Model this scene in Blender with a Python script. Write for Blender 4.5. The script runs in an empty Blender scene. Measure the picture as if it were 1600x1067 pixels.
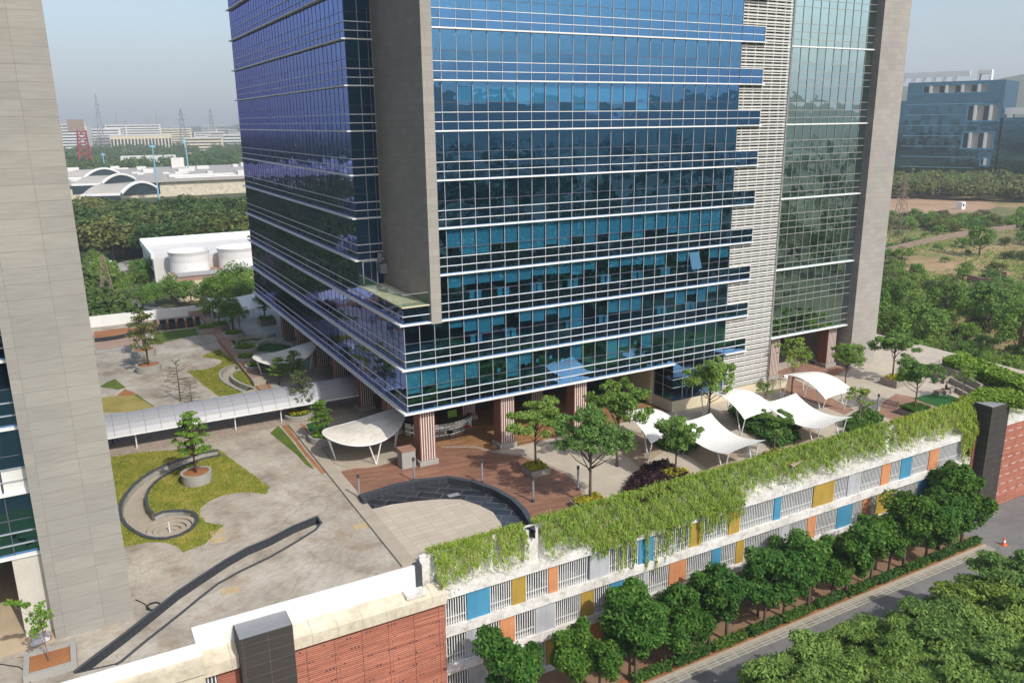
import bpy, math, random
import numpy as np
from mathutils import Vector, Matrix
from mathutils.geometry import tessellate_polygon

random.seed(7)
RNG = np.random.default_rng(7)
C = bpy.data.collections.new("place")
bpy.context.scene.collection.children.link(C)

# ------------------------------------------------------------------ camera
F = 1275.92
PITCH, YAW, ROLL = 0.263806473, 0.499483768, -0.0121257037
CAM = Vector((-24.3179741, -63.8382389, 30.1494341))
FW = Vector((math.sin(YAW) * math.cos(PITCH), math.cos(YAW) * math.cos(PITCH), -math.sin(PITCH)))
_r = Vector((math.cos(YAW), -math.sin(YAW), 0)); _u = _r.cross(FW)
RT = math.cos(ROLL) * _r + math.sin(ROLL) * _u
UP = -math.sin(ROLL) * _r + math.cos(ROLL) * _u


def ray(x, y):
    return FW + (x - 800) / F * RT - (y - 533.5) / F * UP


def G(x, y, z=0.0):
    """survey: the point of the level z that the photograph shows at x, y"""
    d = ray(x, y); t = (z - CAM.z) / d.z
    p = CAM + t * d
    return (p.x, p.y)


def onY(x, y, Y):
    d = ray(x, y); t = (Y - CAM.y) / d.y
    return CAM + t * d


def Xat(px, Y, Z):
    k = (px - 800) / F
    q = Vector((0, Y, Z)) - CAM
    v = RT - k * FW
    return -(q.dot(v)) / v.x


def poly(pts, ox=0, oy=0, s=1.0, z=0.0):
    return [G(ox + a / s, oy + b / s, z) for a, b in pts]


# ------------------------------------------------------------------ materials
def newmat(name):
    m = bpy.data.materials.new(name); m.use_nodes = True
    nt = m.node_tree; nt.nodes.clear()
    out = nt.nodes.new("ShaderNodeOutputMaterial")
    return m, nt, out


def N(nt, kind, **kw):
    n = nt.nodes.new(kind)
    for k, v in kw.items():
        if k in n.inputs:
            n.inputs[k].default_value = v
        else:
            setattr(n, k, v)
    return n


def col4(c):
    return (c[0], c[1], c[2], 1)


def ramp(nt, fac, stops):
    r = nt.nodes.new("ShaderNodeValToRGB")
    els = r.color_ramp.elements
    while len(els) < len(stops):
        els.new(0.5)
    for e, (p, c) in zip(els, stops):
        e.position = p; e.color = col4(c)
    nt.links.new(fac, r.inputs[0])
    return r.outputs[0]


def mix(nt, fac, a, b, mode="MIX"):
    m = nt.nodes.new("ShaderNodeMix"); m.data_type = "RGBA"; m.blend_type = mode
    for i, v in ((0, fac), (6, a), (7, b)):
        if hasattr(v, "links"):
            nt.links.new(v, m.inputs[i])
        elif i == 0:
            m.inputs[0].default_value = v
        else:
            m.inputs[i].default_value = col4(v)
    return m.outputs[2]


def noise(nt, vec, scale, detail=4, rough=0.55):
    n = N(nt, "ShaderNodeTexNoise", Scale=scale, Detail=detail, Roughness=rough)
    nt.links.new(vec, n.inputs["Vector"])
    return n.outputs["Fac"]


def pos(nt, space="world"):
    if space == "world":
        return nt.nodes.new("ShaderNodeNewGeometry").outputs["Position"]
    return nt.nodes.new("ShaderNodeTexCoord").outputs["Object"]


def finish(nt, out, color, rough=0.8, bump=None, bstr=0.2, bdist=0.02, metallic=0.0, spec=0.4):
    b = N(nt, "ShaderNodeBsdfPrincipled", Roughness=rough, Metallic=metallic)
    b.inputs["Specular IOR Level"].default_value = spec
    if hasattr(color, "links"):
        nt.links.new(color, b.inputs["Base Color"])
    else:
        b.inputs["Base Color"].default_value = col4(color)
    if bump is not None:
        bp = N(nt, "ShaderNodeBump", Strength=bstr, Distance=bdist)
        nt.links.new(bump, bp.inputs["Height"]); nt.links.new(bp.outputs[0], b.inputs["Normal"])
    nt.links.new(b.outputs[0], out.inputs[0])
    return b


def plain(name, c, rough=0.7, var=0.18, scale=1.5, metallic=0.0, bstr=0.1, space="world", spec=0.4):
    m, nt, out = newmat(name)
    p = pos(nt, space)
    n1 = noise(nt, p, scale, 5, 0.6)
    n2 = noise(nt, p, scale * 9, 3, 0.6)
    lo = tuple(v * (1 - var) for v in c); hi = tuple(min(1, v * (1 + var)) for v in c)
    k = ramp(nt, n1, [(0.3, lo), (0.7, hi)])
    k = mix(nt, 0.35, k, ramp(nt, n2, [(0.3, lo), (0.7, hi)]))
    finish(nt, out, k, rough, n2, bstr, 0.02, metallic, spec)
    return m


def wall_uv(nt, rot=False):
    """u runs along the wall, v is the height"""
    g = pos(nt)
    s = nt.nodes.new("ShaderNodeSeparateXYZ"); nt.links.new(g, s.inputs[0])
    a = N(nt, "ShaderNodeMath", operation="ADD")
    nt.links.new(s.outputs[0], a.inputs[0]); nt.links.new(s.outputs[1], a.inputs[1])
    c = nt.nodes.new("ShaderNodeCombineXYZ")
    nt.links.new(a.outputs[0], c.inputs[0]); nt.links.new(s.outputs[2], c.inputs[1])
    return c.outputs[0], g


def bricks(nt, vec, w, h, c1, c2, cm, mortar=0.012, offset=0.5, bias=0.0):
    b = N(nt, "ShaderNodeTexBrick", Scale=1.0)
    b.offset = offset; b.squash = 1.0; b.offset_frequency = 2
    nt.links.new(vec, b.inputs["Vector"])
    b.inputs["Color1"].default_value = col4(c1); b.inputs["Color2"].default_value = col4(c2)
    b.inputs["Mortar"].default_value = col4(cm)
    b.inputs["Mortar Size"].default_value = mortar; b.inputs["Brick Width"].default_value = w
    b.inputs["Row Height"].default_value = h; b.inputs["Bias"].default_value = bias
    b.inputs["Mortar Smooth"].default_value = 0.1
    return b.outputs["Color"], b.outputs["Fac"]


def panelled(name, c, w, h, mortar, offset, shift=(0, 0, 0), dark=0.6, streak=0.12):
    m, nt, out = newmat(name)
    uv, g = wall_uv(nt)
    mp = N(nt, "ShaderNodeMapping"); mp.inputs["Location"].default_value = shift
    nt.links.new(uv, mp.inputs[0])
    lo = tuple(v * 0.93 for v in c); hi = tuple(v * 1.06 for v in c)
    k, f = bricks(nt, mp.outputs[0], w, h, lo, hi, tuple(v * dark for v in c), mortar, offset)
    st = N(nt, "ShaderNodeMapping"); st.inputs["Scale"].default_value = (0.6, 5.0, 1)
    nt.links.new(uv, st.inputs[0])
    n = noise(nt, st.outputs[0], 1.3, 6, 0.65)
    k = mix(nt, 1.0, k, ramp(nt, n, [(0.25, (1 - streak,) * 3), (0.75, (1 + streak,) * 3)]), "MULTIPLY")
    n3 = noise(nt, g, 0.18, 3, 0.5)
    k = mix(nt, 1.0, k, ramp(nt, n3, [(0.3, (0.92, 0.92, 0.93)), (0.7, (1.06, 1.05, 1.03))]), "MULTIPLY")
    finish(nt, out, k, 0.85, n, 0.08, 0.02)
    return m


def tiles(name, c, w, h, mortar=0.01, offset=0.0, var=0.08, rot=0.0, dark=0.7, rough=0.8, stain=0.12, spec=0.35):
    m, nt, out = newmat(name)
    g = pos(nt)
    mp = N(nt, "ShaderNodeMapping"); mp.inputs["Rotation"].default_value = (0, 0, rot)
    nt.links.new(g, mp.inputs[0])
    k, f = bricks(nt, mp.outputs[0], w, h, tuple(v * (1 - var) for v in c), tuple(v * (1 + var) for v in c),
                  tuple(v * dark for v in c), mortar, offset)
    n = noise(nt, g, 0.35, 6, 0.62)
    k = mix(nt, 1.0, k, ramp(nt, n, [(0.28, (1 - stain,) * 3), (0.72, (1 + stain, 1 + stain, 1 + stain * 0.8))]), "MULTIPLY")
    n2 = noise(nt, g, 6, 3)
    finish(nt, out, k, rough, n2, 0.06, 0.01, 0, spec)
    return m


def ground_mix(name, stops, scale, scale2=7.0, rough=0.92, bstr=0.25, extra=None):
    m, nt, out = newmat(name)
    g = pos(nt)
    n1 = noise(nt, g, scale, 7, 0.62)
    k = ramp(nt, n1, stops)
    n2 = noise(nt, g, scale2, 5, 0.7)
    k = mix(nt, 1.0, k, ramp(nt, n2, [(0.25, (0.8, 0.8, 0.8)), (0.75, (1.18, 1.18, 1.18))]), "MULTIPLY")
    if extra:
        sc, lo, hi, c, amt = extra
        n3 = noise(nt, g, sc, 8, 0.7)
        f = ramp(nt, n3, [(lo, (0, 0, 0)), (hi, (amt,) * 3)])
        k = mix(nt, f, k, c)
    finish(nt, out, k, rough, n2, bstr, 0.03, 0, 0.25)
    return m


def leafmat(name, c, c2, trans=0.3):
    m, nt, out = newmat(name)
    g = pos(nt)
    n1 = noise(nt, g, 0.9, 3)
    k = ramp(nt, n1, [(0.3, c), (0.7, c2)])
    oi = nt.nodes.new("ShaderNodeObjectInfo")
    k = mix(nt, 1.0, k, ramp(nt, oi.outputs["Random"], [(0.0, (0.78, 0.86, 0.9)), (0.35, (1.0, 1.0, 0.9)), (0.7, (1.12, 1.06, 0.95)), (1.0, (1.3, 1.12, 0.85))]), "MULTIPLY")
    d = N(nt, "ShaderNodeBsdfPrincipled", Roughness=0.55)
    d.inputs["Specular IOR Level"].default_value = 0.12
    nt.links.new(k, d.inputs["Base Color"])
    t = N(nt, "ShaderNodeBsdfTranslucent")
    nt.links.new(k, t.inputs["Color"])
    mx = N(nt, "ShaderNodeMixShader"); mx.inputs[0].default_value = trans
    nt.links.new(d.outputs[0], mx.inputs[1]); nt.links.new(t.outputs[0], mx.inputs[2])
    nt.links.new(mx.outputs[0], out.inputs[0])
    return m


def coated_glass(name, face_tint, graze_tint, trans, fac0, fac1, wav=0.012, rough=0.01):
    """coated facade glazing: a tinted mirror over a tinted pane"""
    m, nt, out = newmat(name)
    g = pos(nt)
    lw = N(nt, "ShaderNodeLayerWeight", Blend=0.5)
    n = noise(nt, g, 0.55, 2, 0.4)
    bp = N(nt, "ShaderNodeBump", Strength=1.0, Distance=wav)
    nt.links.new(n, bp.inputs["Height"])
    tint = ramp(nt, lw.outputs["Facing"], [(0.25, face_tint), (0.8, graze_tint)])
    gl = N(nt, "ShaderNodeBsdfGlossy", Roughness=rough)
    nt.links.new(tint, gl.inputs["Color"]); nt.links.new(bp.outputs[0], gl.inputs["Normal"])
    if trans is None:
        un = N(nt, "ShaderNodeBsdfDiffuse"); un.inputs["Color"].default_value = (0.006, 0.010, 0.016, 1)
    else:
        un = N(nt, "ShaderNodeBsdfTransparent"); un.inputs["Color"].default_value = col4(trans)
    f = N(nt, "ShaderNodeMapRange"); f.inputs[3].default_value = fac0; f.inputs[4].default_value = fac1
    nt.links.new(lw.outputs["Facing"], f.inputs[0])
    mx = N(nt, "ShaderNodeMixShader")
    nt.links.new(f.outputs[0], mx.inputs[0]); nt.links.new(un.outputs[0], mx.inputs[1]); nt.links.new(gl.outputs[0], mx.inputs[2])
    nt.links.new(mx.outputs[0], out.inputs[0])
    return m


M = {}
M["slab"] = ground_mix("courtyard concrete", [(0.25, (0.22, 0.19, 0.155)), (0.42, (0.345, 0.305, 0.25)), (0.55, (0.42, 0.38, 0.315)), (0.75, (0.52, 0.48, 0.41))], 0.21, 2.6,
                       extra=(0.30, 0.54, 0.68, (0.27, 0.17, 0.09), 0.65))
nt = M["slab"].node_tree
_pb = [n for n in nt.nodes if n.type == "BSDF_PRINCIPLED"][0]
_src = _pb.inputs["Base Color"].links[0].from_socket
_g = pos(nt)
_wn = N(nt, "ShaderNodeTexNoise", Scale=0.6, Detail=5); nt.links.new(_g, _wn.inputs["Vector"])
_add = N(nt, "ShaderNodeVectorMath", operation="MULTIPLY_ADD"); _add.inputs[1].default_value = (2.2, 2.2, 0)
nt.links.new(_wn.outputs["Color"], _add.inputs[0]); nt.links.new(_g, _add.inputs[2])
_vo = N(nt, "ShaderNodeTexVoronoi", Scale=0.13); _vo.feature = "DISTANCE_TO_EDGE"; nt.links.new(_add.outputs[0], _vo.inputs["Vector"])
_cr = ramp(nt, _vo.outputs["Distance"], [(0.0, (0.72, 0.68, 0.63)), (0.009, (1, 1, 1))])
_st = ramp(nt, noise(nt, _g, 0.33, 9, 0.72), [(0.38, (0.78, 0.76, 0.74)), (0.52, (1, 1, 1))])
nt.links.new(mix(nt, 1.0, mix(nt, 0.7, _src, _cr, "MULTIPLY"), _st, "MULTIPLY"), _pb.inputs["Base Color"])
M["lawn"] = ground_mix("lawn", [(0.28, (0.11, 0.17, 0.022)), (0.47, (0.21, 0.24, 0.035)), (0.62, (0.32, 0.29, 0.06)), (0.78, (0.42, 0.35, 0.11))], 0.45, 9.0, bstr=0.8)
M["lawn_dry"] = ground_mix("dry lawn", [(0.25, (0.20, 0.17, 0.04)), (0.5, (0.30, 0.25, 0.07)), (0.75, (0.36, 0.30, 0.12))], 0.3, 9.0, bstr=0.8)
M["lawn_fresh"] = ground_mix("fresh lawn", [(0.3, (0.05, 0.10, 0.012)), (0.7, (0.13, 0.17, 0.025))], 0.5, 9.0, bstr=0.8)
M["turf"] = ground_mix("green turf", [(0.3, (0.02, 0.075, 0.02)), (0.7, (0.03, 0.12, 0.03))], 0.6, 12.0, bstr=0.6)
M["earth"] = ground_mix("red earth", [(0.25, (0.24, 0.10, 0.04)), (0.5, (0.33, 0.145, 0.06)), (0.75, (0.38, 0.20, 0.10))], 0.4, 8.0, bstr=0.6)
M["scrub_soil"] = ground_mix("scrubland soil", [(0.28, (0.11, 0.13, 0.045)), (0.44, (0.19, 0.175, 0.065)), (0.54, (0.32, 0.225, 0.115)), (0.72, (0.42, 0.28, 0.16))], 0.035, 0.35, bstr=0.4,
                             extra=(0.012, 0.56, 0.62, (0.05, 0.075, 0.025), 0.8))
M["pink_pave"] = tiles("pinkish paving", (0.36, 0.25, 0.19), 0.9, 0.6, 0.012, 0.5, 0.06, 0.2)
M["tile_beige"] = tiles("beige tile", (0.47, 0.41, 0.33), 1.2, 0.6, 0.02, 0.0, 0.06, 0.0, 0.72, stain=0.07)
M["plaza"] = tiles("plaza paving", (0.46, 0.40, 0.32), 0.9, 0.9, 0.012, 0.0, 0.04, 0.0, 0.85, stain=0.1)
M["plaza_red"] = tiles("red plaza paving", (0.30, 0.17, 0.12), 0.6, 0.3, 0.01, 0.5, 0.14, 0.0, 0.8, stain=0.1)
M["plaza_tan"] = tiles("tan plaza paving", (0.36, 0.28, 0.20), 0.9, 0.45, 0.012, 0.5, 0.06, 0.0, 0.85, stain=0.1)
M["grey_pave"] = tiles("grey paving", (0.36, 0.35, 0.33), 0.8, 0.8, 0.012, 0.0, 0.06)
M["cobble"] = tiles("cobble paving", (0.36, 0.29, 0.24), 0.3, 0.2, 0.02, 0.5, 0.2, 0.0, 0.7)
M["wood_deck"] = tiles("wood decking", (0.255, 0.13, 0.085), 2.4, 0.24, 0.014, 0.37, 0.2, math.radians(9), 0.5, 0.6, 0.16)
M["wood_floor"] = tiles("cafe wood floor", (0.30, 0.16, 0.075), 2.0, 0.24, 0.012, 0.37, 0.3, 0, 0.55, 0.5)
M["strip"] = plain("strip concrete", (0.38, 0.33, 0.26), 0.85, 0.14, 0.8)
M["strip_red"] = plain("brown strip", (0.33, 0.20, 0.14), 0.85, 0.2, 0.8)
M["black_stone"] = tiles("black stone paving", (0.026, 0.028, 0.032), 2.1, 1.0, 0.024, 0.3, 0.45, 0.7, 6.0, 0.35, 0.2, 0.5)
M["black_tile"] = panelled("black tile", (0.030, 0.034, 0.04), 0.6, 0.6, 0.014, 0.0, (0, 0, 0), 2.6)
M["steel"] = plain("grey steel", (0.25, 0.26, 0.27), 0.45, 0.1, 2)
M["dark_steel"] = plain("dark steel", (0.055, 0.06, 0.07), 0.45, 0.15, 2)
M["white"] = plain("white paint", (0.76, 0.76, 0.74), 0.55, 0.05, 1.0)
M["white_dirty"] = ground_mix("weathered white paint", [(0.25, (0.46, 0.43, 0.38)), (0.45, (0.66, 0.635, 0.59)), (0.7, (0.77, 0.755, 0.725))], 0.6, 3.5, 0.75, 0.1,
                              extra=(1.4, 0.52, 0.72, (0.20, 0.17, 0.13), 0.6))
M["cream"] = plain("cream plaster", (0.62, 0.54, 0.38), 0.8, 0.06, 0.8)
M["cornice"] = ground_mix("stained cream cornice", [(0.25, (0.34, 0.30, 0.23)), (0.5, (0.56, 0.50, 0.38)), (0.75, (0.68, 0.62, 0.50))], 0.45, 2.2, 0.85, 0.15)
M["fabric"] = tiles("white membrane", (0.77, 0.755, 0.705), 40.0, 1.15, 0.022, 0.0, 0.012, 0.0, 0.86, 0.7, 0.07)
M["fabric_worn"] = ground_mix("worn white membrane", [(0.25, (0.56, 0.52, 0.45)), (0.5, (0.68, 0.64, 0.56)), (0.75, (0.74, 0.71, 0.63))], 0.6, 3.0, 0.75, 0.05)
M["pier_wall"] = panelled("tower concrete panels", (0.305, 0.288, 0.255), 2.17, 0.88, 0.016, 0.0, (0.9, 0.15, 0), 0.74, 0.13)
M["pier_tile"] = panelled("pier stone cladding", (0.335, 0.312, 0.275), 1.2, 0.62, 0.013, 0.5, (0, 0.1, 0), 0.72, 0.07)
M["fin_tile"] = panelled("fin stone cladding", (0.34, 0.315, 0.285), 1.15, 0.60, 0.012, 0.5, (0.4, 0.2, 0), 0.74, 0.06)
M["grey_box"] = plain("grey concrete", (0.33, 0.32, 0.29), 0.85, 0.1, 1.2)
M["planter"] = panelled("planter stone", (0.30, 0.27, 0.23), 0.6, 0.3, 0.01, 0.5, (0, 0, 0), 0.7, 0.1)
M["soffit"] = plain("dark soffit", (0.10, 0.095, 0.09), 0.8, 0.1, 1)
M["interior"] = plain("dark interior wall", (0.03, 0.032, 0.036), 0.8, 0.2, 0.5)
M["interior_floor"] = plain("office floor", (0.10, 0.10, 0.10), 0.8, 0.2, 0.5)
M["blind"] = plain("roller blind fabric", (0.66, 0.66, 0.62), 0.8, 0.06, 1.2)
M["brick_dark"] = plain("red brown cladding", (0.24, 0.105, 0.075), 0.8, 0.2, 2)
M["louver"] = plain("pale louvre", (0.62, 0.61, 0.57), 0.6, 0.05, 1)
M["louver_back"] = plain("louvre backing", (0.17, 0.155, 0.13), 0.8, 0.1, 1)
M["mullion_v"] = plain("grey mullion", (0.36, 0.37, 0.38), 0.5, 0.05, 1)
M["mullion_d"] = plain("dark mullion", (0.10, 0.09, 0.12), 0.5, 0.05, 1)


def streaky(name, c, dirt=(0.10, 0.085, 0.06), amt=0.55):
    m, nt, out = newmat(name)
    uv, g = wall_uv(nt)
    st = N(nt, "ShaderNodeMapping"); st.inputs["Scale"].default_value = (5.0, 0.35, 1)
    nt.links.new(uv, st.inputs[0])
    n = noise(nt, st.outputs[0], 1.0, 6, 0.7); n2 = noise(nt, g, 0.5, 4)
    k = ramp(nt, n2, [(0.3, tuple(v * 0.85 for v in c)), (0.7, tuple(min(1, v * 1.12) for v in c))])
    f = ramp(nt, n, [(0.5, (0, 0, 0)), (0.78, (amt,) * 3)])
    k = mix(nt, f, k, dirt)
    finish(nt, out, k, 0.65, n, 0.05, 0.01)
    return m


M["blue"] = streaky("blue panel", (0.055, 0.25, 0.40))
M["yellow"] = streaky("mustard panel", (0.40, 0.265, 0.045))
M["orange"] = streaky("orange panel", (0.58, 0.25, 0.11))
M["grey"] = streaky("pale grey panel", (0.42, 0.43, 0.45))
M["warm_pave"] = tiles("tan lobby paving", (0.46, 0.36, 0.245), 1.2, 1.2, 0.012, 0.0, 0.05, 0.0, 0.85, stain=0.1)
M["pale_col"] = plain("pale column plaster", (0.54, 0.51, 0.44), 0.85, 0.12, 0.7)
M["cover"] = plain("yellowed cover", (0.44, 0.345, 0.19), 0.85, 0.2, 2)
M["asphalt"] = ground_mix("asphalt", [(0.3, (0.14, 0.135, 0.13)), (0.7, (0.22, 0.21, 0.20))], 0.3, 12.0, 0.9, 0.2, extra=(0.8, 0.55, 0.7, (0.08, 0.076, 0.075), 0.5))
M["slope"] = ground_mix("dry slope", [(0.25, (0.26, 0.19, 0.10)), (0.5, (0.37, 0.24, 0.15)), (0.75, (0.42, 0.29, 0.19))], 0.05, 0.5)
M["path"] = ground_mix("brown path", [(0.3, (0.20, 0.125, 0.075)), (0.7, (0.28, 0.175, 0.11))], 0.5, 10.0)
M["kerb"] = tiles("kerb paving", (0.23, 0.215, 0.18), 1.0, 0.3, 0.035, 0.0, 0.15, 0.0, 2.0)
M["line"] = plain("road paint", (0.62, 0.62, 0.58), 0.7, 0.15, 2)
M["bark"] = plain("bark", (0.14, 0.10, 0.07), 0.9, 0.25, 4, space="object")
M["bark_pale"] = plain("pale bark", (0.26, 0.21, 0.16), 0.9, 0.2, 4, space="object")
M["hill"] = ground_mix("hill vegetation", [(0.3, (0.05, 0.07, 0.03)), (0.7, (0.10, 0.10, 0.05))], 0.01, 0.08)
M["city_white"] = plain("city wall", (0.62, 0.60, 0.57), 0.8, 0.12, 0.05)
M["roof_grey"] = plain("hall roof", (0.36, 0.34, 0.305), 0.7, 0.12, 0.06)
M["dark_glass"] = plain("dark window", (0.03, 0.05, 0.06), 0.15, 0.3, 0.3)
M["red_steel"] = plain("red steel", (0.32, 0.05, 0.06), 0.6, 0.1, 1)
M["blue_steel"] = plain("blue steel", (0.20, 0.42, 0.55), 0.6, 0.1, 1)
M["rust"] = plain("weathered lattice steel", (0.25, 0.19, 0.15), 0.7, 0.2, 1)
M["cone"] = plain("orange cone plastic", (0.75, 0.16, 0.04), 0.5, 0.05, 2)
M["black"] = plain("black cloth", (0.015, 0.015, 0.018), 0.8, 0.1, 3)
M["skin"] = plain("skin", (0.30, 0.17, 0.11), 0.6, 0.05, 3)
M["green_sign"] = plain("green menu board", (0.03, 0.22, 0.06), 0.5, 0.1, 2)
M["lime_sign"] = plain("lime poster", (0.25, 0.42, 0.06), 0.5, 0.1, 2)
M["red_plastic"] = plain("red plastic", (0.55, 0.02, 0.02), 0.35, 0.05, 2)
M["car_white"] = plain("white car paint", (0.72, 0.72, 0.72), 0.25, 0.02, 2)
M["rubber"] = plain("rubber", (0.02, 0.02, 0.02), 0.8, 0.1, 2)
M["bag"] = plain("plastic sacks", (0.55, 0.52, 0.54), 0.5, 0.2, 2)

m, nt, out = newmat("polycarbonate roof")
_b = finish(nt, out, (0.30, 0.305, 0.325), 0.36, noise(nt, pos(nt), 1.2, 3), 0.06, 0.02, 0.0, 0.5)
M["polycarb"] = m

# terracotta cladding: narrow ribs with toned courses
m, nt, out = newmat("terracotta cladding")
uv, g = wall_uv(nt)
k, f = bricks(nt, uv, 3.8, 0.15, (0.42, 0.15, 0.09), (0.54, 0.225, 0.145), (0.22, 0.065, 0.055), 0.016, 0.43)
k2, f2 = bricks(nt, uv, 1.9, 1.05, (1, 1, 1), (0.93, 0.93, 0.93), (0.45, 0.42, 0.45), 0.022, 0.0)
k = mix(nt, 1.0, k, k2, "MULTIPLY")
st = N(nt, "ShaderNodeMapping"); st.inputs["Scale"].default_value = (0.5, 4.0, 1)
nt.links.new(uv, st.inputs[0])
n = noise(nt, st.outputs[0], 1.1, 5, 0.6)
k = mix(nt, 1.0, k, ramp(nt, n, [(0.3, (0.72, 0.70, 0.72)), (0.7, (1.12, 1.12, 1.12))]), "MULTIPLY")
finish(nt, out, k, 0.75, f, 0.5, -0.03)
M["terracotta"] = m

# dark stone pier with pale joints
M["dark_pier"] = panelled("dark stone cladding", (0.046, 0.041, 0.036), 1.55, 0.78, 0.016, 0.0, (0, 0.1, 0), 2.2, 0.25)

# black and white counter tiles
m, nt, out = newmat("black and white counter")
uv, g = wall_uv(nt)
k, f = bricks(nt, uv, 0.8, 0.27, (0.0, 0.0, 0.0), (1.6, 1.6, 1.5), (0.02, 0.02, 0.02), 0.03, 0.5, 0.15)
finish(nt, out, k, 0.5)
M["checker"] = m
m, nt, out = newmat("speckled mosaic")
uv, g = wall_uv(nt)
v = N(nt, "ShaderNodeTexVoronoi", Scale=6.0); nt.links.new(uv, v.inputs["Vector"])
k = ramp(nt, v.outputs["Color"], [(0.2, (0.04, 0.025, 0.02)), (0.6, (0.22, 0.11, 0.05)), (0.9, (0.5, 0.42, 0.3))])
finish(nt, out, k, 0.6)
M["mosaic"] = m

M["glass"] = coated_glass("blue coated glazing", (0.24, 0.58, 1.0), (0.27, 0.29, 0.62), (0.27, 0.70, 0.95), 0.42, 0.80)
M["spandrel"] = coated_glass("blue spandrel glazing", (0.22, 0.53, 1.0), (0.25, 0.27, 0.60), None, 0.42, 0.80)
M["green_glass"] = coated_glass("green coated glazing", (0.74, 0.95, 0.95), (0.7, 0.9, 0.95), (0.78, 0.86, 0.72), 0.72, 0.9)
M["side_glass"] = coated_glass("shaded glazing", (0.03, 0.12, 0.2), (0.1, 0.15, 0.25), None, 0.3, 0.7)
M["far_glass"] = coated_glass("far blue glazing", (0.22, 0.45, 0.58), (0.3, 0.48, 0.6), None, 0.45, 0.8, 0.02)
m, nt, out = newmat("clear balustrade glass")
tr = N(nt, "ShaderNodeBsdfTransparent"); tr.inputs[0].default_value = (0.82, 0.9, 0.87, 1)
gl = N(nt, "ShaderNodeBsdfGlossy", Roughness=0.02); gl.inputs[0].default_value = (0.8, 0.9, 0.9, 1)
mx = N(nt, "ShaderNodeMixShader"); mx.inputs[0].default_value = 0.14
nt.links.new(tr.outputs[0], mx.inputs[1]); nt.links.new(gl.outputs[0], mx.inputs[2]); nt.links.new(mx.outputs[0], out.inputs[0])
M["clear"] = m

LEAF = {
    "street": [leafmat("street leaf", (0.045, 0.13, 0.022), (0.075, 0.18, 0.03)), leafmat("street leaf light", (0.105, 0.215, 0.04), (0.15, 0.27, 0.055))],
    "deck": [leafmat("deck leaf", (0.14, 0.255, 0.06), (0.19, 0.31, 0.075), 0.4), leafmat("deck leaf light", (0.26, 0.40, 0.095), (0.32, 0.45, 0.12), 0.4)],
    "feather": [leafmat("feather leaf", (0.14, 0.245, 0.06), (0.19, 0.30, 0.078), 0.4), leafmat("feather leaf light", (0.26, 0.39, 0.095), (0.33, 0.45, 0.12), 0.4)],
    "bright": [leafmat("bright leaf", (0.10, 0.20, 0.03), (0.14, 0.26, 0.04)), leafmat("bright leaf light", (0.18, 0.32, 0.05), (0.22, 0.37, 0.06))],
    "dull": [leafmat("dull leaf", (0.09, 0.13, 0.05), (0.13, 0.17, 0.07)), leafmat("dull leaf light", (0.15, 0.20, 0.08), (0.19, 0.24, 0.10))],
    "far": [leafmat("far leaf", (0.045, 0.095, 0.03), (0.065, 0.12, 0.036), 0.2), leafmat("far leaf light", (0.085, 0.14, 0.042), (0.115, 0.175, 0.05), 0.2)],
    "far_olive": [leafmat("olive leaf", (0.085, 0.115, 0.035), (0.115, 0.14, 0.045), 0.15), leafmat("olive leaf light", (0.15, 0.17, 0.055), (0.19, 0.20, 0.07), 0.15)],
    "scrub": [leafmat("scrub leaf", (0.12, 0.23, 0.05), (0.155, 0.27, 0.06), 0.3), leafmat("scrub leaf light", (0.22, 0.35, 0.075), (0.27, 0.39, 0.09), 0.3)],
    "creeper": [leafmat("creeper leaf", (0.19, 0.30, 0.03), (0.27, 0.38, 0.05), 0.4), leafmat("creeper leaf light", (0.34, 0.46, 0.075), (0.41, 0.52, 0.11), 0.4), leafmat("creeper dry", (0.32, 0.26, 0.09), (0.40, 0.32, 0.12))],
    "grass": [leafmat("grass blade", (0.18, 0.23, 0.035), (0.29, 0.29, 0.055), 0.4), leafmat("grass blade light", (0.30, 0.32, 0.06), (0.42, 0.37, 0.11), 0.4)],
    "yellow": [leafmat("yellow leaf", (0.22, 0.26, 0.02), (0.30, 0.30, 0.03)), leafmat("yellow leaf light", (0.34, 0.32, 0.04), (0.42, 0.40, 0.05))],
    "purple": [leafmat("purple leaf", (0.018, 0.008, 0.012), (0.03, 0.012, 0.016), 0.1), leafmat("purple leaf light", (0.035, 0.016, 0.02), (0.05, 0.025, 0.03), 0.1)],
    "hedge": [leafmat("hedge leaf", (0.045, 0.11, 0.022), (0.07, 0.15, 0.03)), leafmat("hedge leaf light", (0.10, 0.20, 0.04), (0.13, 0.25, 0.055))],
}


# ------------------------------------------------------------------ objects
def tag(o, label, cat, group=None, kind=None):
    if label: o["label"] = label
    if cat: o["category"] = cat
    if group: o["group"] = group
    if kind: o["kind"] = kind
    return o


def thing(name, label, cat, loc=(0, 0, 0), rz=0.0, group=None):
    o = bpy.data.objects.new(name, None); C.objects.link(o)
    o.empty_display_size = 0.3
    o.location = loc; o.rotation_euler = (0, 0, rz)
    return tag(o, label, cat, group, "thing")


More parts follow.
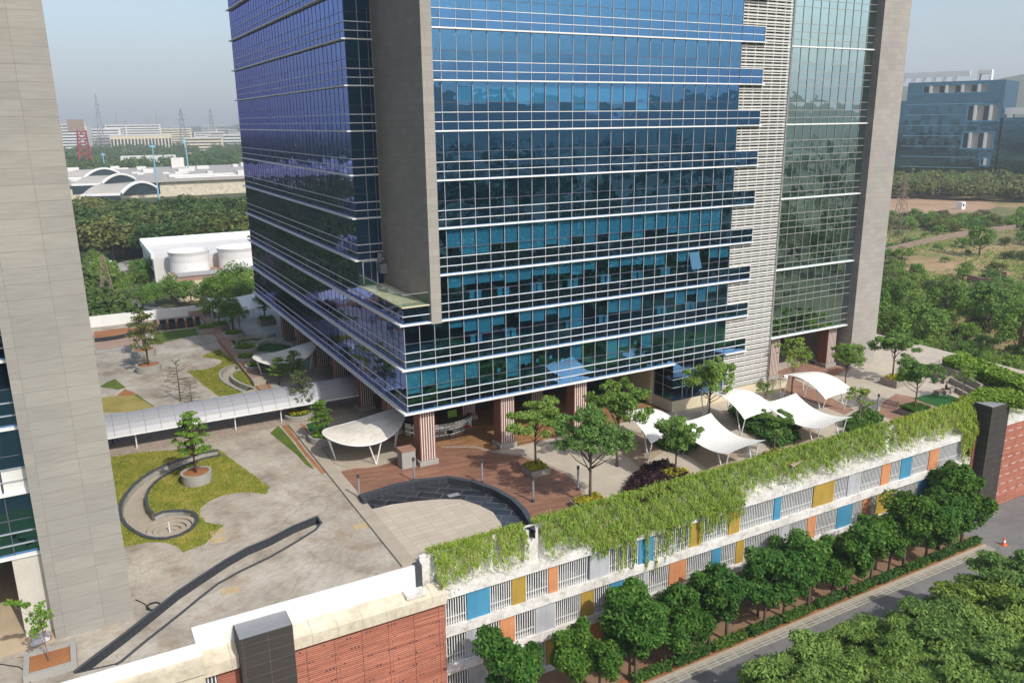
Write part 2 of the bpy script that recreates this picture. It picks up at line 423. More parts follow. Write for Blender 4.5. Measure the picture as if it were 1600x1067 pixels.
class MB:
    def __init__(s):
        s.v, s.f, s.mi = [], [], []

    def face(s, pts, mi=0):
        n = len(s.v); s.v += [tuple(p) for p in pts]; s.f.append(tuple(range(n, n + len(pts)))); s.mi.append(mi)

    def box(s, x0, x1, y0, y1, z0, z1, mi=0):
        n = len(s.v)
        s.v += [(x0, y0, z0), (x1, y0, z0), (x1, y1, z0), (x0, y1, z0), (x0, y0, z1), (x1, y0, z1), (x1, y1, z1), (x0, y1, z1)]
        for f in ((0, 3, 2, 1), (4, 5, 6, 7), (0, 1, 5, 4), (1, 2, 6, 5), (2, 3, 7, 6), (3, 0, 4, 7)):
            s.f.append(tuple(n + i for i in f)); s.mi.append(mi)
        return s

    def prism(s, pts, z0, z1, mi=0, holes=(), cap=True, bottom=False):
        """pts 2-D outline; holes open in the top"""
        loops = [list(pts)] + [list(h) for h in holes]
        a = sum(p[0] * q[1] - q[0] * p[1] for p, q in zip(pts, list(pts[1:]) + [pts[0]]))
        if a < 0: loops[0].reverse()
        if cap:
            flat = [p for l in loops for p in l]
            for z, flip in ((z1, False),) + (((z0, True),) if bottom else ()):
                tris = tessellate_polygon([[Vector((p[0], p[1], 0)) for p in l] for l in loops])
                n = len(s.v); s.v += [(p[0], p[1], z) for p in flat]
                for t in tris:
                    p, q, r = (flat[i] for i in t)
                    ar = (q[0] - p[0]) * (r[1] - p[1]) - (r[0] - p[0]) * (q[1] - p[1])
                    t = t if (ar > 0) != flip else t[::-1]
                    s.f.append(tuple(n + i for i in t)); s.mi.append(mi)
        if z1 > z0:
            for l in loops[:1]:
                for p, q in zip(l, l[1:] + l[:1]):
                    s.face([(p[0], p[1], z0), (q[0], q[1], z0), (q[0], q[1], z1), (p[0], p[1], z1)], mi)
        return s

    def wall(s, pts, z0, z1, th, mi=0, closed=False):
        """upright strip of thickness th along a 2-D line (to its left)"""
        P = [Vector(p) for p in pts]; n = len(P); L = []
        for i in range(n):
            a = P[i - 1] if (i or closed) else P[i]; b = P[(i + 1) % n] if (i < n - 1 or closed) else P[i]
            t = (b - a).normalized(); L.append(P[i] + Vector((-t.y, t.x)) * th)
        m = n if closed else n - 1
        for i in range(m):
            j = (i + 1) % n
            p, q, r, t = P[i], P[j], L[j], L[i]
            s.face([(*p, z0), (*q, z0), (*q, z1), (*p, z1)], mi)
            s.face([(*r, z0), (*t, z0), (*t, z1), (*r, z1)], mi)
            s.face([(*p, z1), (*q, z1), (*r, z1), (*t, z1)], mi)
        if not closed:
            for p, t in ((P[0], L[0]), (P[-1], L[-1])):
                s.face([(*p, z0), (*p, z1), (*t, z1), (*t, z0)], mi)
        return s

    def tube(s, pts, radii, n=7, mi=0, caps=True):
        P = [Vector(p) for p in pts]
        if not isinstance(radii, (list, tuple)): radii = [radii] * len(P)
        base = len(s.v)
        for i, p in enumerate(P):
            a = P[max(0, i - 1)]; b = P[min(len(P) - 1, i + 1)]
            t = (b - a).normalized()
            u = t.cross(Vector((0, 0, 1)) if abs(t.z) < 0.9 else Vector((1, 0, 0))).normalized(); w = t.cross(u)
            for k in range(n):
                an = 2 * math.pi * k / n
                s.v.append(tuple(p + (u * math.cos(an) + w * math.sin(an)) * radii[i]))
        for i in range(len(P) - 1):
            for k in range(n):
                a = base + i * n + k; b = base + i * n + (k + 1) % n
                s.f.append((a, b, b + n, a + n)); s.mi.append(mi)
        if caps:
            s.f.append(tuple(base + k for k in range(n))[::-1]); s.mi.append(mi)
            e = base + (len(P) - 1) * n
            s.f.append(tuple(e + k for k in range(n))); s.mi.append(mi)
        return s

    def lathe(s, c, prof, n=24, mi=0):
        base = len(s.v)
        for r, z in prof:
            for k in range(n):
                an = 2 * math.pi * k / n
                s.v.append((c[0] + r * math.cos(an), c[1] + r * math.sin(an), z))
        for i in range(len(prof) - 1):
            for k in range(n):
                a = base + i * n + k; b = base + i * n + (k + 1) % n
                s.f.append((a, b, b + n, a + n)); s.mi.append(mi)
        return s

    def build(s, name, mats, parent=None, smooth=False, local=False):
        if not isinstance(mats, (list, tuple)): mats = [mats]
        off = parent
        V = s.v
        if parent is not None and not local:
            loc = Vector((0, 0, 0)); q = parent
            while q is not None:
                loc += q.location; q = q.parent
            V = [(x - loc.x, y - loc.y, z - loc.z) for x, y, z in V]
        me = bpy.data.meshes.new(name); me.from_pydata(V, [], s.f)
        for m_ in mats: me.materials.append(m_)
        if len(mats) > 1: me.polygons.foreach_set("material_index", s.mi)
        if smooth: me.polygons.foreach_set("use_smooth", [True] * len(s.f))
        me.update()
        o = bpy.data.objects.new(name, me); C.objects.link(o)
        if parent is not None: o.parent = parent
        return o


def struct(name, mb, mats):
    o = mb.build(name, mats); o["kind"] = "structure"; return o


def part(name, mb, mats, root, smooth=False):
    return mb.build(name, mats, root, smooth)


def copy_tree(root, loc, label, rz=None, scale=None):
    def cp(o, par):
        c = o.copy(); C.objects.link(c)
        if par is not None: c.parent = par
        for ch in list(o.children): cp(ch, c)
        return c
    c = cp(root, None); c.location = loc
    if rz is not None: c.rotation_euler = (0, 0, rz)
    if scale is not None: c.scale = scale
    if label: c["label"] = label
    return c


# ------------------------------------------------------------------ foliage
def leaf_arrays(cent, rad, n, size, elong=1.6, flat=0.35, droop=0.0, shell=0.55, rng=None):
    """n leaf quads in each ellipsoid clump; returns vertex array (4 per leaf)"""
    rng = rng or RNG
    cent = np.asarray(cent, float); rad = np.asarray(rad, float)
    K = len(cent); T = K * n
    d = rng.normal(size=(T, 3)); d /= np.linalg.norm(d, axis=1)[:, None]
    r = shell + (1 - shell) * rng.random(T) ** 0.7
    c = np.repeat(cent, n, 0) + d * np.repeat(rad, n, 0) * r[:, None]
    nrm = d * flat + rng.normal(size=(T, 3)) * 0.5 + np.array([0.05, -0.2, 0.65])
    nrm /= np.linalg.norm(nrm, axis=1)[:, None]
    a = rng.normal(size=(T, 3)); a[:, 2] -= droop * 2
    a -= (a * nrm).sum(1)[:, None] * nrm; a /= np.linalg.norm(a, axis=1)[:, None]
    b = np.cross(nrm, a)
    sz = size * (0.65 + 0.7 * rng.random(T))[:, None]
    a = a * sz * elong * 0.5; b = b * sz * 0.5
    V = np.empty((T, 4, 3))
    V[:, 0] = c - a; V[:, 1] = c + b * 0.9 - a * 0.1; V[:, 2] = c + a; V[:, 3] = c - b * 0.9 - a * 0.1
    return V.reshape(-1, 3)


def leaf_mesh(name, V, mats, light=0.35, rng=None, clump=1):
    rng = rng or RNG
    nf = len(V) // 4
    me = bpy.data.meshes.new(name)
    me.vertices.add(len(V)); me.vertices.foreach_set("co", V.astype(np.float32).ravel())
    me.loops.add(nf * 4); me.loops.foreach_set("vertex_index", np.arange(nf * 4, dtype=np.int32))
    me.polygons.add(nf); me.polygons.foreach_set("loop_start", np.arange(0, nf * 4, 4, dtype=np.int32))
    for m_ in mats: me.materials.append(m_)
    mi = (rng.random(nf) < light).astype(np.int32)
    if len(mats) > 2:
        mi[rng.random(nf) < 0.10] = 2
    me.polygons.foreach_set("material_index", mi)
    me.update(calc_edges=True); me.validate()
    return me


def dome(rng, R, H, n, z0, low=-0.25, inner=0.55):
    """clump centres spread through an uneven crown of radius R, half height H about z0"""
    out = []
    while len(out) < n:
        d = rng.normal(size=3); d /= np.linalg.norm(d)
        if d[2] < low: continue
        r = inner + (1 - inner) * rng.random()
        out.append((d[0] * R * r, d[1] * R * r, z0 + d[2] * H * r))
    return np.array(out)


def trunk_mb(h, r, rng, limbs=(), lean=(0, 0), n=7):
    mb = MB()
    pts = [(0, 0, -0.1)] + [(lean[0] * t + rng.normal() * 0.02 * h * 0.3, lean[1] * t + rng.normal() * 0.02 * h * 0.3, h * t) for t in (0.3, 0.6, 1.0)]
    mb.tube(pts, [r * 1.25, r, r * 0.85, r * 0.6], n)
    for (x, y, z) in limbs:
        f = min(0.95, max(0.3, (z - 0.3 * h) / max(h, 0.1) * 0.8))
        s0 = Vector((lean[0] * f, lean[1] * f, h * f)); e = Vector((x, y, z))
        m_ = s0.lerp(e, 0.5) + Vector((0, 0, -0.08 * (e - s0).length))
        mb.tube([s0, m_, e], [r * 0.5, r * 0.3, r * 0.12], 5)
    return mb


TREE = {}


def tree_kind(key, seeds, fn):
    TREE[key] = [fn(np.random.default_rng(s)) for s in seeds]


def mk(key, crownV, tmb, leafkey, bark="bark", light=0.35, rng=None):
    cm = leaf_mesh("crown", crownV, LEAF[leafkey], light, rng) if crownV is not None else None
    me = bpy.data.meshes.new("trunk"); me.from_pydata(tmb.v, [], tmb.f); me.materials.append(M[bark])
    me.polygons.foreach_set("use_smooth", [True] * len(tmb.f)); me.update()
    return cm, me


def put_tree(name, key, loc, label, group=None, scale=1.0, rz=None, variant=None, cat="tree", zs=1.0):
    vs = TREE[key]
    cm, tm = vs[(variant if variant is not None else random.randrange(len(vs))) % len(vs)]
    t = thing(name, label, cat, loc, random.uniform(0, 6.28) if rz is None else rz, group)
    t.scale = (scale, scale, scale * zs)
    if tm:
        o = bpy.data.objects.new("trunk", tm); C.objects.link(o); o.parent = t
    if cm:
        o = bpy.data.objects.new("crown", cm); C.objects.link(o); o.parent = t
    return t


def k_street(rng):
    w_, h_ = 1.25 + 0.55 * rng.random(), 1.4 + 0.6 * rng.random()
    cs = np.vstack([dome(rng, w_, h_, 30, 3.6, -0.9, 0.4)])
    cs[:, :2] += rng.normal(size=2) * 0.25 * (cs[:, 2:3] - 2.5)
    cs += rng.normal(size=cs.shape) * 0.12
    rd = np.full((len(cs), 3), 0.55) * (0.6 + 0.7 * rng.random((len(cs), 1)))
    V = leaf_arrays(cs, rd, 270, 0.145, 1.8, 0.5, 0.5, 0.4, rng)
    return mk("street", V, trunk_mb(3.4, 0.10, rng, cs[:7]), "street", "bark", 0.22, rng)


def k_deck(rng):
    cs = dome(rng, 2.3, 1.55, 46, 4.0, -0.75, 0.25); cs *= np.array([1 + 0.25 * rng.random(), 0.9, 1])
    off = rng.normal(size=3) * 0.5; cs[:, :2] += off[:2] * ((cs[:, 2:3] - 3.5) / 3)
    rd = np.full((len(cs), 3), 0.50) * (0.45 + 0.9 * rng.random((len(cs), 1))); rd[:, 2] *= 0.55
    V = leaf_arrays(cs, rd, 210, 0.105, 2.1, 0.45, 0.8, 0.25, rng)
    return mk("deck", V, trunk_mb(3.4, 0.085, rng, cs[:12]), "deck", "bark", 0.35, rng)


def k_sparse(rng):
    cs = dome(rng, 1.5, 1.3, 26, 3.4, -0.7, 0.3)
    rd = np.full((len(cs), 3), 0.45) * (0.6 + 0.7 * rng.random((len(cs), 1))); rd[:, 2] *= 0.5
    V = leaf_arrays(cs, rd, 42, 0.13, 1.8, 0.4, 0.6, 0.2, rng)
    return mk("sparse", V, trunk_mb(3.6, 0.06, rng, cs[:16]), "deck", "bark_pale", 0.4, rng)


def k_tier(leafkey, tiers, dens):
    def fn(rng):
        cs, rd, tips = [], [], []
        for z, R in tiers:
            m_ = int(5 + R * 7)
            for i in range(m_):
                a = rng.random() * 6.283; r = R * math.sqrt(rng.random())
                cs.append((r * math.cos(a), r * math.sin(a), z + rng.normal() * 0.09 + 0.08 * r)); rd.append((0.42, 0.42, 0.13))
                if i < 6: tips.append(cs[-1])
        V = leaf_arrays(cs, rd, dens, 0.125, 1.6, 0.1, 0.1, 0.1, rng)
        return mk("tier", V, trunk_mb(tiers[-1][0], 0.07, rng, tips), leafkey, "bark", 0.4, rng)
    return fn


def k_bare(rng):
    mb = MB(); H = 4.6
    mb.tube([(0, 0, 0), (0.03, 0, H * 0.5), (0, 0.03, H)], [0.07, 0.05, 0.015], 6)
    ends = []
    for z in np.linspace(1.0, 4.3, 12):
        for k in range(3):
            a = rng.random() * 6.283; L = (H - z) * 0.42 + 0.35
            e = Vector((math.cos(a) * L, math.sin(a) * L, z + 0.25 + 0.1 * L))
            m_ = Vector((math.cos(a) * L * 0.5, math.sin(a) * L * 0.5, z + 0.1))
            mb.tube([(0, 0, z), m_, e], [0.028, 0.018, 0.008], 4)
            for q in range(4):
                b = a + rng.normal() * 0.6; s0 = m_.lerp(e, rng.random())
                e2 = s0 + Vector((math.cos(b), math.sin(b), 0.12)) * L * 0.4
                mb.tube([s0, e2], [0.013, 0.006], 4); ends.append(tuple(e2))
    V = leaf_arrays(ends, np.full((len(ends), 3), 0.16), 3, 0.07, 1.6, 0.3, 0, 0.1, rng)
    return mk("bare", V, mb, "dull", "bark", 0.4, rng)


def k_feather(rng):
    cs = dome(rng, 3.7, 2.1, 80, 4.5, -0.2, 0.5)
    cs[:, 2] += rng.normal(size=len(cs)) * 0.35
    rd = np.full((len(cs), 3), 0.8) * (0.5 + 0.8 * rng.random((len(cs), 1))); rd[:, 0] *= 1.35; rd[:, 1] *= 0.8; rd[:, 2] *= 0.36
    V = leaf_arrays(cs, rd, 430, 0.125, 2.4, 0.45, 0.6, 0.35, rng)
    return mk("feather", V, trunk_mb(4.2, 0.16, rng, cs[:14]), "feather", "bark", 0.38, rng)


def k_far(leafkey, R=5.0, H=2.6, z0=5.2, n=34, per=60, size=0.55, low=-0.35):
    def fn(rng):
        cs = dome(rng, R, H, n, z0, low, 0.5); cs += rng.normal(size=cs.shape) * 0.3
        rd = np.full((len(cs), 3), R * 0.33) * (0.7 + 0.6 * rng.random((len(cs), 1))); rd[:, 2] *= 0.7
        V = leaf_arrays(cs, rd, per, size, 1.4, 0.6, 0.2, 0.6, rng)
        return mk("far", V, trunk_mb(z0, 0.2, rng, cs[:5], n=5), leafkey, "bark", 0.3, rng)
    return fn


def grass_blades(name, outline, n, h, leafkey, label, hole=None):
    P = np.array(outline); lo, hi = P.min(0), P.max(0)
    q = lo + (hi - lo) * RNG.random((n, 2))
    def inside(q, P):
        r = np.zeros(len(q), bool); j = len(P) - 1
        for i in range(len(P)):
            cnd = ((P[i, 1] > q[:, 1]) != (P[j, 1] > q[:, 1])) & (q[:, 0] < (P[j, 0] - P[i, 0]) * (q[:, 1] - P[i, 1]) / (P[j, 1] - P[i, 1] + 1e-12) + P[i, 0])
            r ^= cnd; j = i
        return r
    k = inside(q, P)
    if hole is not None: k &= ~inside(q, np.array(hole))
    q = q[k]; n = len(q)
    c = np.column_stack([q, np.full(n, 0.012)]) + np.column_stack([RNG.normal(size=(n, 2)) * 0.09, np.zeros(n)])
    a = RNG.normal(size=(n, 3)) * 0.5; a[:, 2] = 1; a *= (h * (0.5 + RNG.random(n)))[:, None]
    b = RNG.normal(size=(n, 3)); b[:, 2] = 0; b /= np.linalg.norm(b, axis=1)[:, None]; b *= 0.035
    V = np.empty((n, 4, 3)); V[:, 0] = c - b; V[:, 1] = c + b; V[:, 2] = c + a + b * 0.3; V[:, 3] = c + a - b * 0.3
    o = bpy.data.objects.new(name, leaf_mesh(name, V.reshape(-1, 3), LEAF[leafkey], 0.5)); C.objects.link(o)
    tag(o, label, "grass", None, "stuff")


def k_palm(rng):
    mb = MB(); mb.tube([(0, 0, 0), (0.2, 0, 4), (0.1, 0, 8)], [0.22, 0.18, 0.15], 6)
    V = []
    for k in range(16):
        a = k / 16 * 6.283 + rng.random() * 0.3; el = 0.9 - 1.3 * rng.random()
        p = Vector((0.1, 0, 8)); d = Vector((math.cos(a), math.sin(a), el)).normalized()
        for i in range(6):
            q = p + d * 0.55; s_ = d.cross(Vector((0, 0, 1))).normalized() * (0.42 * (1 - abs(i - 2.2) / 5))
            V += [tuple(p - s_), tuple(p + s_), tuple(q + s_), tuple(q - s_)]
            p = q; d = (d + Vector((0, 0, -0.22))).normalized()
    return mk("palm", np.array(V), mb, "far_olive", "bark_pale", 0.4, rng)


tree_kind("street", (1, 2, 3, 4, 5, 6, 7), k_street)
tree_kind("deck", (11, 12, 13), k_deck)
tree_kind("sparse", (21, 22), k_sparse)
tree_kind("tier", (31, 32), k_tier("dull", [(1.7, 1.15), (2.4, 1.2), (3.1, 0.9), (3.7, 0.55)], 30))
tree_kind("tier_bright", (33, 34), k_tier("bright", [(2.0, 1.2), (2.7, 1.3), (3.4, 1.0), (4.1, 0.7), (4.6, 0.35)], 44))
tree_kind("bare", (41, 42), k_bare)
tree_kind("feather", (51, 52, 53), k_feather)
tree_kind("far", (61, 62, 63), k_far("far"))
tree_kind("far_olive", (64, 65), k_far("far_olive"))
tree_kind("mid", (66, 67), k_far("scrub", 2.8, 2.6, 4.2, 40, 90, 0.24, -0.7))
tree_kind("scrub", (71, 72, 73), k_far("scrub", 2.6, 1.7, 1.5, 26, 90, 0.24, -0.3))
tree_kind("scrub_olive", (74, 75), k_far("far_olive", 2.8, 1.6, 1.5, 24, 80, 0.24, -0.4))
tree_kind("palm", (81, 82), k_palm)


def shrub_bed(name, outline, h, leafkey, label, n=900, size=0.16, z=0.0, kind=None, cat="shrubs", group=None, light=0.35, rng=None):
    """low planting that fills an outline"""
    rng = rng or RNG
    P = np.array(outline); lo, hi = P.min(0), P.max(0)
    pts = []
    while len(pts) < n:
        q = lo + (hi - lo) * rng.random(2)
        ins = False; j = len(P) - 1
        for i in range(len(P)):
            if (P[i, 1] > q[1]) != (P[j, 1] > q[1]) and q[0] < (P[j, 0] - P[i, 0]) * (q[1] - P[i, 1]) / (P[j, 1] - P[i, 1]) + P[i, 0]: ins = not ins
            j = i
        if ins: pts.append((q[0], q[1], z + h * (0.35 + 0.65 * rng.random())))
    V = leaf_arrays(pts, np.full((n, 3), size * 0.9), 3, size, 1.6, 0.3, -0.2, 0.2, rng)
    c = Vector((float(P[:, 0].mean()), float(P[:, 1].mean()), z))
    V = V - np.array(c)
    o = bpy.data.objects.new(name, leaf_mesh(name, V, LEAF[leafkey], light, rng)); C.objects.link(o); o.location = c
    tag(o, label, cat, group, kind or "thing")
    return o

# ================================================================== GLASS OFFICE TOWER
def pane(mb, o, u, v, nrm, w, h, jit=0.0035, mi=0):
    """one glass pane as its own sheet, tilted by a hair as real panes are"""
    o, u, v, nrm = Vector(o), Vector(u), Vector(v), Vector(nrm)
    a, b, c = (random.uniform(-jit, jit) for _ in range(3))
    g_ = 0.0
    mb.face([o + u * g_ + nrm * (-a - b), o + u * (w - g_) + nrm * (a - b), o + u * (w - g_) + v * h + nrm * (a + b), o + u * g_ + v * h + nrm * (-a + b)], mi)


DX = 1.412
XV, XF, XL = 26 * DX, 39.7, 43.45
NY = 8 * 1.409
YB = 44 * 1.409
TOP = 61.4
tower = thing("office_tower", "blue glass office tower with white floor ledges raised on striped columns", "tower", (18, 20, 0))
X_, Y_, Z_ = (1, 0, 0), (0, 1, 0), (0, 0, 1)


def fronts(i):
    return 0 if i < 2 else None


for i in range(14):
    b = 5.4 + 4 * i
    sp, tr, wb, mu = MB(), MB(), MB(), MB()
    sq, wq, tq, mq = (MB(), MB(), MB(), MB())          # the side that runs back from the corner
    low = i < 2
    # spandrel rows
    for (z0, z1) in ((b + 0.04, b + 0.72), (b + 0.72, b + 1.48)):
        h = z1 - z0
        k0 = 0 if i < 3 else 2
        for k in range(k0, 26):
            pane(sp, (k * DX, 0, z0), X_, Z_, (0, -1, 0), DX, h)
        for k in range(2):
            pane(sp, (XV + k * 1.5, -0.06, z0), X_, Z_, (0, -1, 0), 1.5, h)
        sp.box(XV + 0.01, XF, -0.05, 0.02, z0, z1)
        for k in range(0 if i < 3 else 8, 44):
            pane(sq, (0, (k + 1) * 1.409, z0), (0, -1, 0), Z_, (-1, 0, 0), 1.409, h)
        if i > 2:
            for k in range(2): pane(sq, (k * 1.225, NY, z0), X_, Z_, (0, -1, 0), 1.225, h)
    # vision rows
    for (z0, z1) in ((b + 1.48, b + 2.28), (b + 2.28, b + 4.0)):
        h = z1 - z0
        for k in range(0 if low else 2, 26):
            pane(wb, (k * DX, 0, z0), X_, Z_, (0, -1, 0), DX, h)
        for k in range(0 if low else 8, 44):
            pane(wq, (0, (k + 1) * 1.409, z0), (0, -1, 0), Z_, (-1, 0, 0), 1.409, h)
        if not low:
            for k in range(2): pane(wq, (k * 1.225, NY, z0), X_, Z_, (0, -1, 0), 1.225, h)
    # grey uprights and dark horizontals
    x0 = 0 if low else 2
    for k in range(x0, 27):
        lo_ = b + (0.04 if k >= (0 if i < 3 else 3) else 1.48)
        mu.box(k * DX - 0.025, k * DX + 0.025, -0.045, 0.01, b + 0.04, b + 3.98)
    for k in (1, 2): mu.box(XV + k * 1.5 - 0.03, XV + k * 1.5, -0.1, -0.05, b + 0.04, b + 1.48)
    for k in range(0 if low else 8, 45):
        mq.box(-0.025, 0.01, k * 1.409 - 0.018, k * 1.409 + 0.018, b + 0.04, b + 3.98, 1)
    mu.box(x0 * DX, XV, -0.035, 0.01, b + 2.26, b + 2.30, 1)
    mq.box(-0.02, 0.01, 0 if low else NY, YB, b + 2.265, b + 2.295, 1)
    if not low:
        mq.box(1.2, 1.25, NY - 0.05, NY + 0.01, b + 0.04, b + 3.98)
        mq.box(0, 2.45, NY - 0.03, NY + 0.01, b + 2.26, b + 2.3, 1)
    # white transoms
    for dz in (0.72, 1.48):
        xs = 0 if i < 3 else 3.4
        tr.box(xs - (0.07 if i < 3 else 0), XV, -0.08, 0.01, b + dz - 0.024, b + dz + 0.024)
        tr.box(XV, XF + 0.02, -0.14, -0.055, b + dz - 0.03, b + dz + 0.03)
        ys = 0 if i < 3 else NY
        tq.box(-0.08, 0.01, ys + (0.012 if i < 3 else -0.08), YB, b + dz - 0.028, b + dz + 0.028)
        if i > 2: tq.box(0.01, 2.45, NY - 0.08, NY + 0.01, b + dz - 0.035, b + dz + 0.035)
    band = part("window_band", wb, M["glass"], tower)
    part("mullion_frame", mu, [M["mullion_v"], M["mullion_d"]], band)
    sb = part("spandrel_band", sp, M["spandrel"], tower)
    part("transom_frame", tr, M["white"], sb)
    band = part("window_band", wq, M["glass"], tower); part("mullion_frame", mq, [M["mullion_v"], M["mullion_d"]], band)
    sb = part("spandrel_band", sq, M["spandrel"], tower); part("transom_frame", tq, M["white"], sb)
    le = MB()
    lz0, lz1 = b - 0.07, b + 0.05
    if i < 3:
        le.box(-0.42, XV if i else 29.75, -0.32, 0.02, lz0, lz1); le.box(-0.42, 0.02, 0.02, YB + 0.4, lz0, lz1)
    else:
        le.box(3.4, XV, -0.32, 0.02, lz0, lz1); le.box(-0.42, 0.02, NY - 0.3, YB + 0.4, lz0, lz1); le.box(0.02, 2.45, NY - 0.3, NY + 0.02, lz0, lz1)
    le.box(XV, XF + 0.12, -0.34, -0.02, lz0 + 0.01, lz1 - 0.01)
    part("floor_ledge", le, M["white"], tower)
    sl = MB()
    if i < 3: sl.box(0.35, XV, 0.35, YB - 0.3, b + 0.12, b + 1.42)
    else:
        sl.box(3.45, XV, 0.35, YB - 0.3, b + 0.12, b + 1.42); sl.box(0.35, 3.44, NY + 0.3, YB - 0.3, b + 0.12, b + 1.42)
    part("floor_slab", sl, M["interior_floor"], tower)

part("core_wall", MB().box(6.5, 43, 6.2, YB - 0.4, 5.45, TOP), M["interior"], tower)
part("roof_slab", MB().box(0.02, 43.4, 0.03, YB, TOP + 0.002, TOP + 0.3), M["grey_box"], tower)
part("end_wall", MB().box(0.02, 43.42, YB + 0.002, YB + 0.3, 5.4, TOP).box(43.2, 43.42, 0.62, YB - 0.1, 1.2, TOP), M["pier_tile"], tower)
part("soffit", MB().box(0.03, 43.3, 0.03, YB, 5.25, 5.38), M["soffit"], tower)
part("stone_pier", MB().box(2.45, 3.4, -0.36, NY + 0.03, 13.25, TOP + 0.5), M["pier_tile"], tower)
# terrace at the corner below the pier
te = part("terrace_floor", MB().box(-0.12, 2.44, -0.12, NY - 0.06, 14.88, 14.98), M["cream"], tower)
bl = part("balustrade", MB().box(-0.02, 0.01, 0.0, NY - 0.1, 14.99, 16.0).box(0.02, 2.44, 0.0, 0.03, 14.99, 16.0), M["clear"], tower)
part("handrail", MB().box(-0.05, 0.03, -0.04, NY - 0.1, 16.0, 16.05).box(0.03, 2.44, -0.04, 0.04, 16.0, 16.05), M["steel"], bl)
dr = MB(); dr.box(0.35, 0.45, NY - 0.14, NY - 0.05, 15, 17.3); dr.box(1.75, 1.85, NY - 0.14, NY - 0.05, 15, 17.3); dr.box(0.45, 1.75, NY - 0.14, NY - 0.05, 17.2, 17.3)
part("terrace_door", dr, M["white"], tower)
# louvre screen
lv = MB(); z = 1.35; q = 0
while z < TOP:
    h = (0.11, 0.16)[q % 2]
    lv.box(XV + 0.02, XL, 0.02, 0.26, z, z + h); z += h + (0.12, 0.19)[q % 2]; q += 1
for k in range(6): lv.box(XV + 0.7 + k * 1.25, XV + 0.74 + k * 1.25, 0.03, 0.3, 1.3, TOP)
lo_ = part("louver_screen", lv, M["louver"], tower)
part("backing_panel", MB().box(XV + 0.02, XL - 0.02, 0.34, 0.5, 1.2, TOP), M["louver_back"], lo_)
# ground storey: glazing beside the cafe, plinth, cream return wall
gz = MB(); gm = MB()
for r, (z0, z1) in enumerate(((1.2, 2.7), (2.7, 3.6), (3.6, 4.5), (4.5, 5.44))):
    for k in range(21, 26): pane(gz, (k * DX + (0.1 if k == 21 else 0), 0, z0), X_, Z_, (0, -1, 0), DX - (0.1 if k == 21 else 0), z1 - z0)
    for k in range(2): pane(gz, (29.75, 3.1 - k * 1.55, z0), (0, -1, 0), Z_, (-1, 0, 0), 1.55, z1 - z0)
    gm.box(29.75, XV, -0.04, 0.01, z1 - 0.03, z1 + 0.03); gm.box(29.72, 29.76, 0.02, 3.1, z1 - 0.02, z1 + 0.02)
for k in range(22, 27): gm.box(k * DX - 0.025, k * DX + 0.025, -0.06, 0.0, 1.2, 5.4)
gm.box(29.7, 29.75, 1.5, 1.56, 1.2, 5.3)
gb = part("lobby_glazing", gz, M["spandrel"], tower); part("mullion_frame", gm, M["mullion_v"], gb)
part("plinth", MB().box(29.76, XL, -0.03, 0.5, 0, 1.19).box(29.74, 29.9, 0.5, 3.1, 0, 1.19), M["cream"], tower)
part("cream_wall", MB().box(29.72, 30.2, 3.11, 12.2, 0, 5.24).box(29.45, 29.9, 3.3, 3.9, 0.01, 5.23), M["cream"], tower)
part("cafe_back_wall", MB().box(5, 29.7, 11.8, 12.1, 0, 5.24).box(5, 5.3, 12.1, 58, 0, 5.24).box(43.0, 43.3, 0.7, 58, 0, 5.24), M["interior"], tower)
part("mosaic_panel", MB().box(11.5, 16.5, 11.72, 11.79, 3.2, 5.1).box(20, 27, 11.72, 11.79, 3.4, 5.1).box(7.4, 8.2, 11.7, 11.79, 2.6, 4.6), M["mosaic"], tower)

# roller blinds drawn behind single panes
def blind(i, k, drop, lower=0.0):
    b = 5.4 + 4 * i
    zt = b + 3.93
    part("roller_blind", MB().box(k * DX + 0.07, (k + 1) * DX - 0.05, 0.14, 0.16, zt - drop, zt), M["blind"], tower)


rb = random.Random(3)
for k in range(3, 25): blind(3, k, rb.choice((1.66, 1.66, 1.66, 2.38, 2.38, 2.2)))        # all drawn
for k in range(3, 26):
    if k not in (14, 20, 23): blind(2, k, rb.choice((0.95, 1.05, 1.0, 1.2, 1.3)))
for k in list(range(1, 25)):
    if k in (2, 12, 15, 16): blind(1, k, 2.38 if k in (12,) else 1.5) if k > 2 else None
    elif k not in (7, 13, 14, 18, 19) and k > 2: blind(1, k, rb.choice((1.1, 1.3, 1.6, 0.8, 1.66)))
for k in (0, 1, 2, 3, 4, 7, 8, 12, 15, 16, 18): blind(0, k, rb.choice((1.2, 1.66, 2.2)))
for k in range(4, 18): blind(6, k, rb.choice((1.66, 1.66, 1.8, 2.3)))
for k, dx, z in ((3, 0.5, 7.9), (4, 0.3, 8.0), (6, 0.5, 7.8), (8, 0.6, 8.0), (9, 0.4, 8.1), (10, 0.5, 8.2), (12, 0.5, 8.2), (16, 0.4, 8.3), (17, 0.6, 8.2), (11, 0.4, 7.7)):
    part("paper_notice", MB().box(k * DX + dx, k * DX + dx + 0.26, 0.05, 0.06, z, z + 0.34), M["white"], tower)
# an open, tilted sash
sa = MB(); sa.face([(22 * DX + 0.06, -0.06, 15.35 + 1.62), (23 * DX - 0.06, -0.06, 15.35 + 1.62), (23 * DX - 0.06, -0.62, 15.35), (22 * DX + 0.06, -0.62, 15.35)])
sa.face([(22 * DX + 0.06, -0.08, 15.35 + 1.62), (22 * DX + 0.06, -0.64, 15.33), (23 * DX - 0.06, -0.64, 15.33), (23 * DX - 0.06, -0.08, 15.35 + 1.62)])
part("open_sash", sa, M["far_glass"], tower)

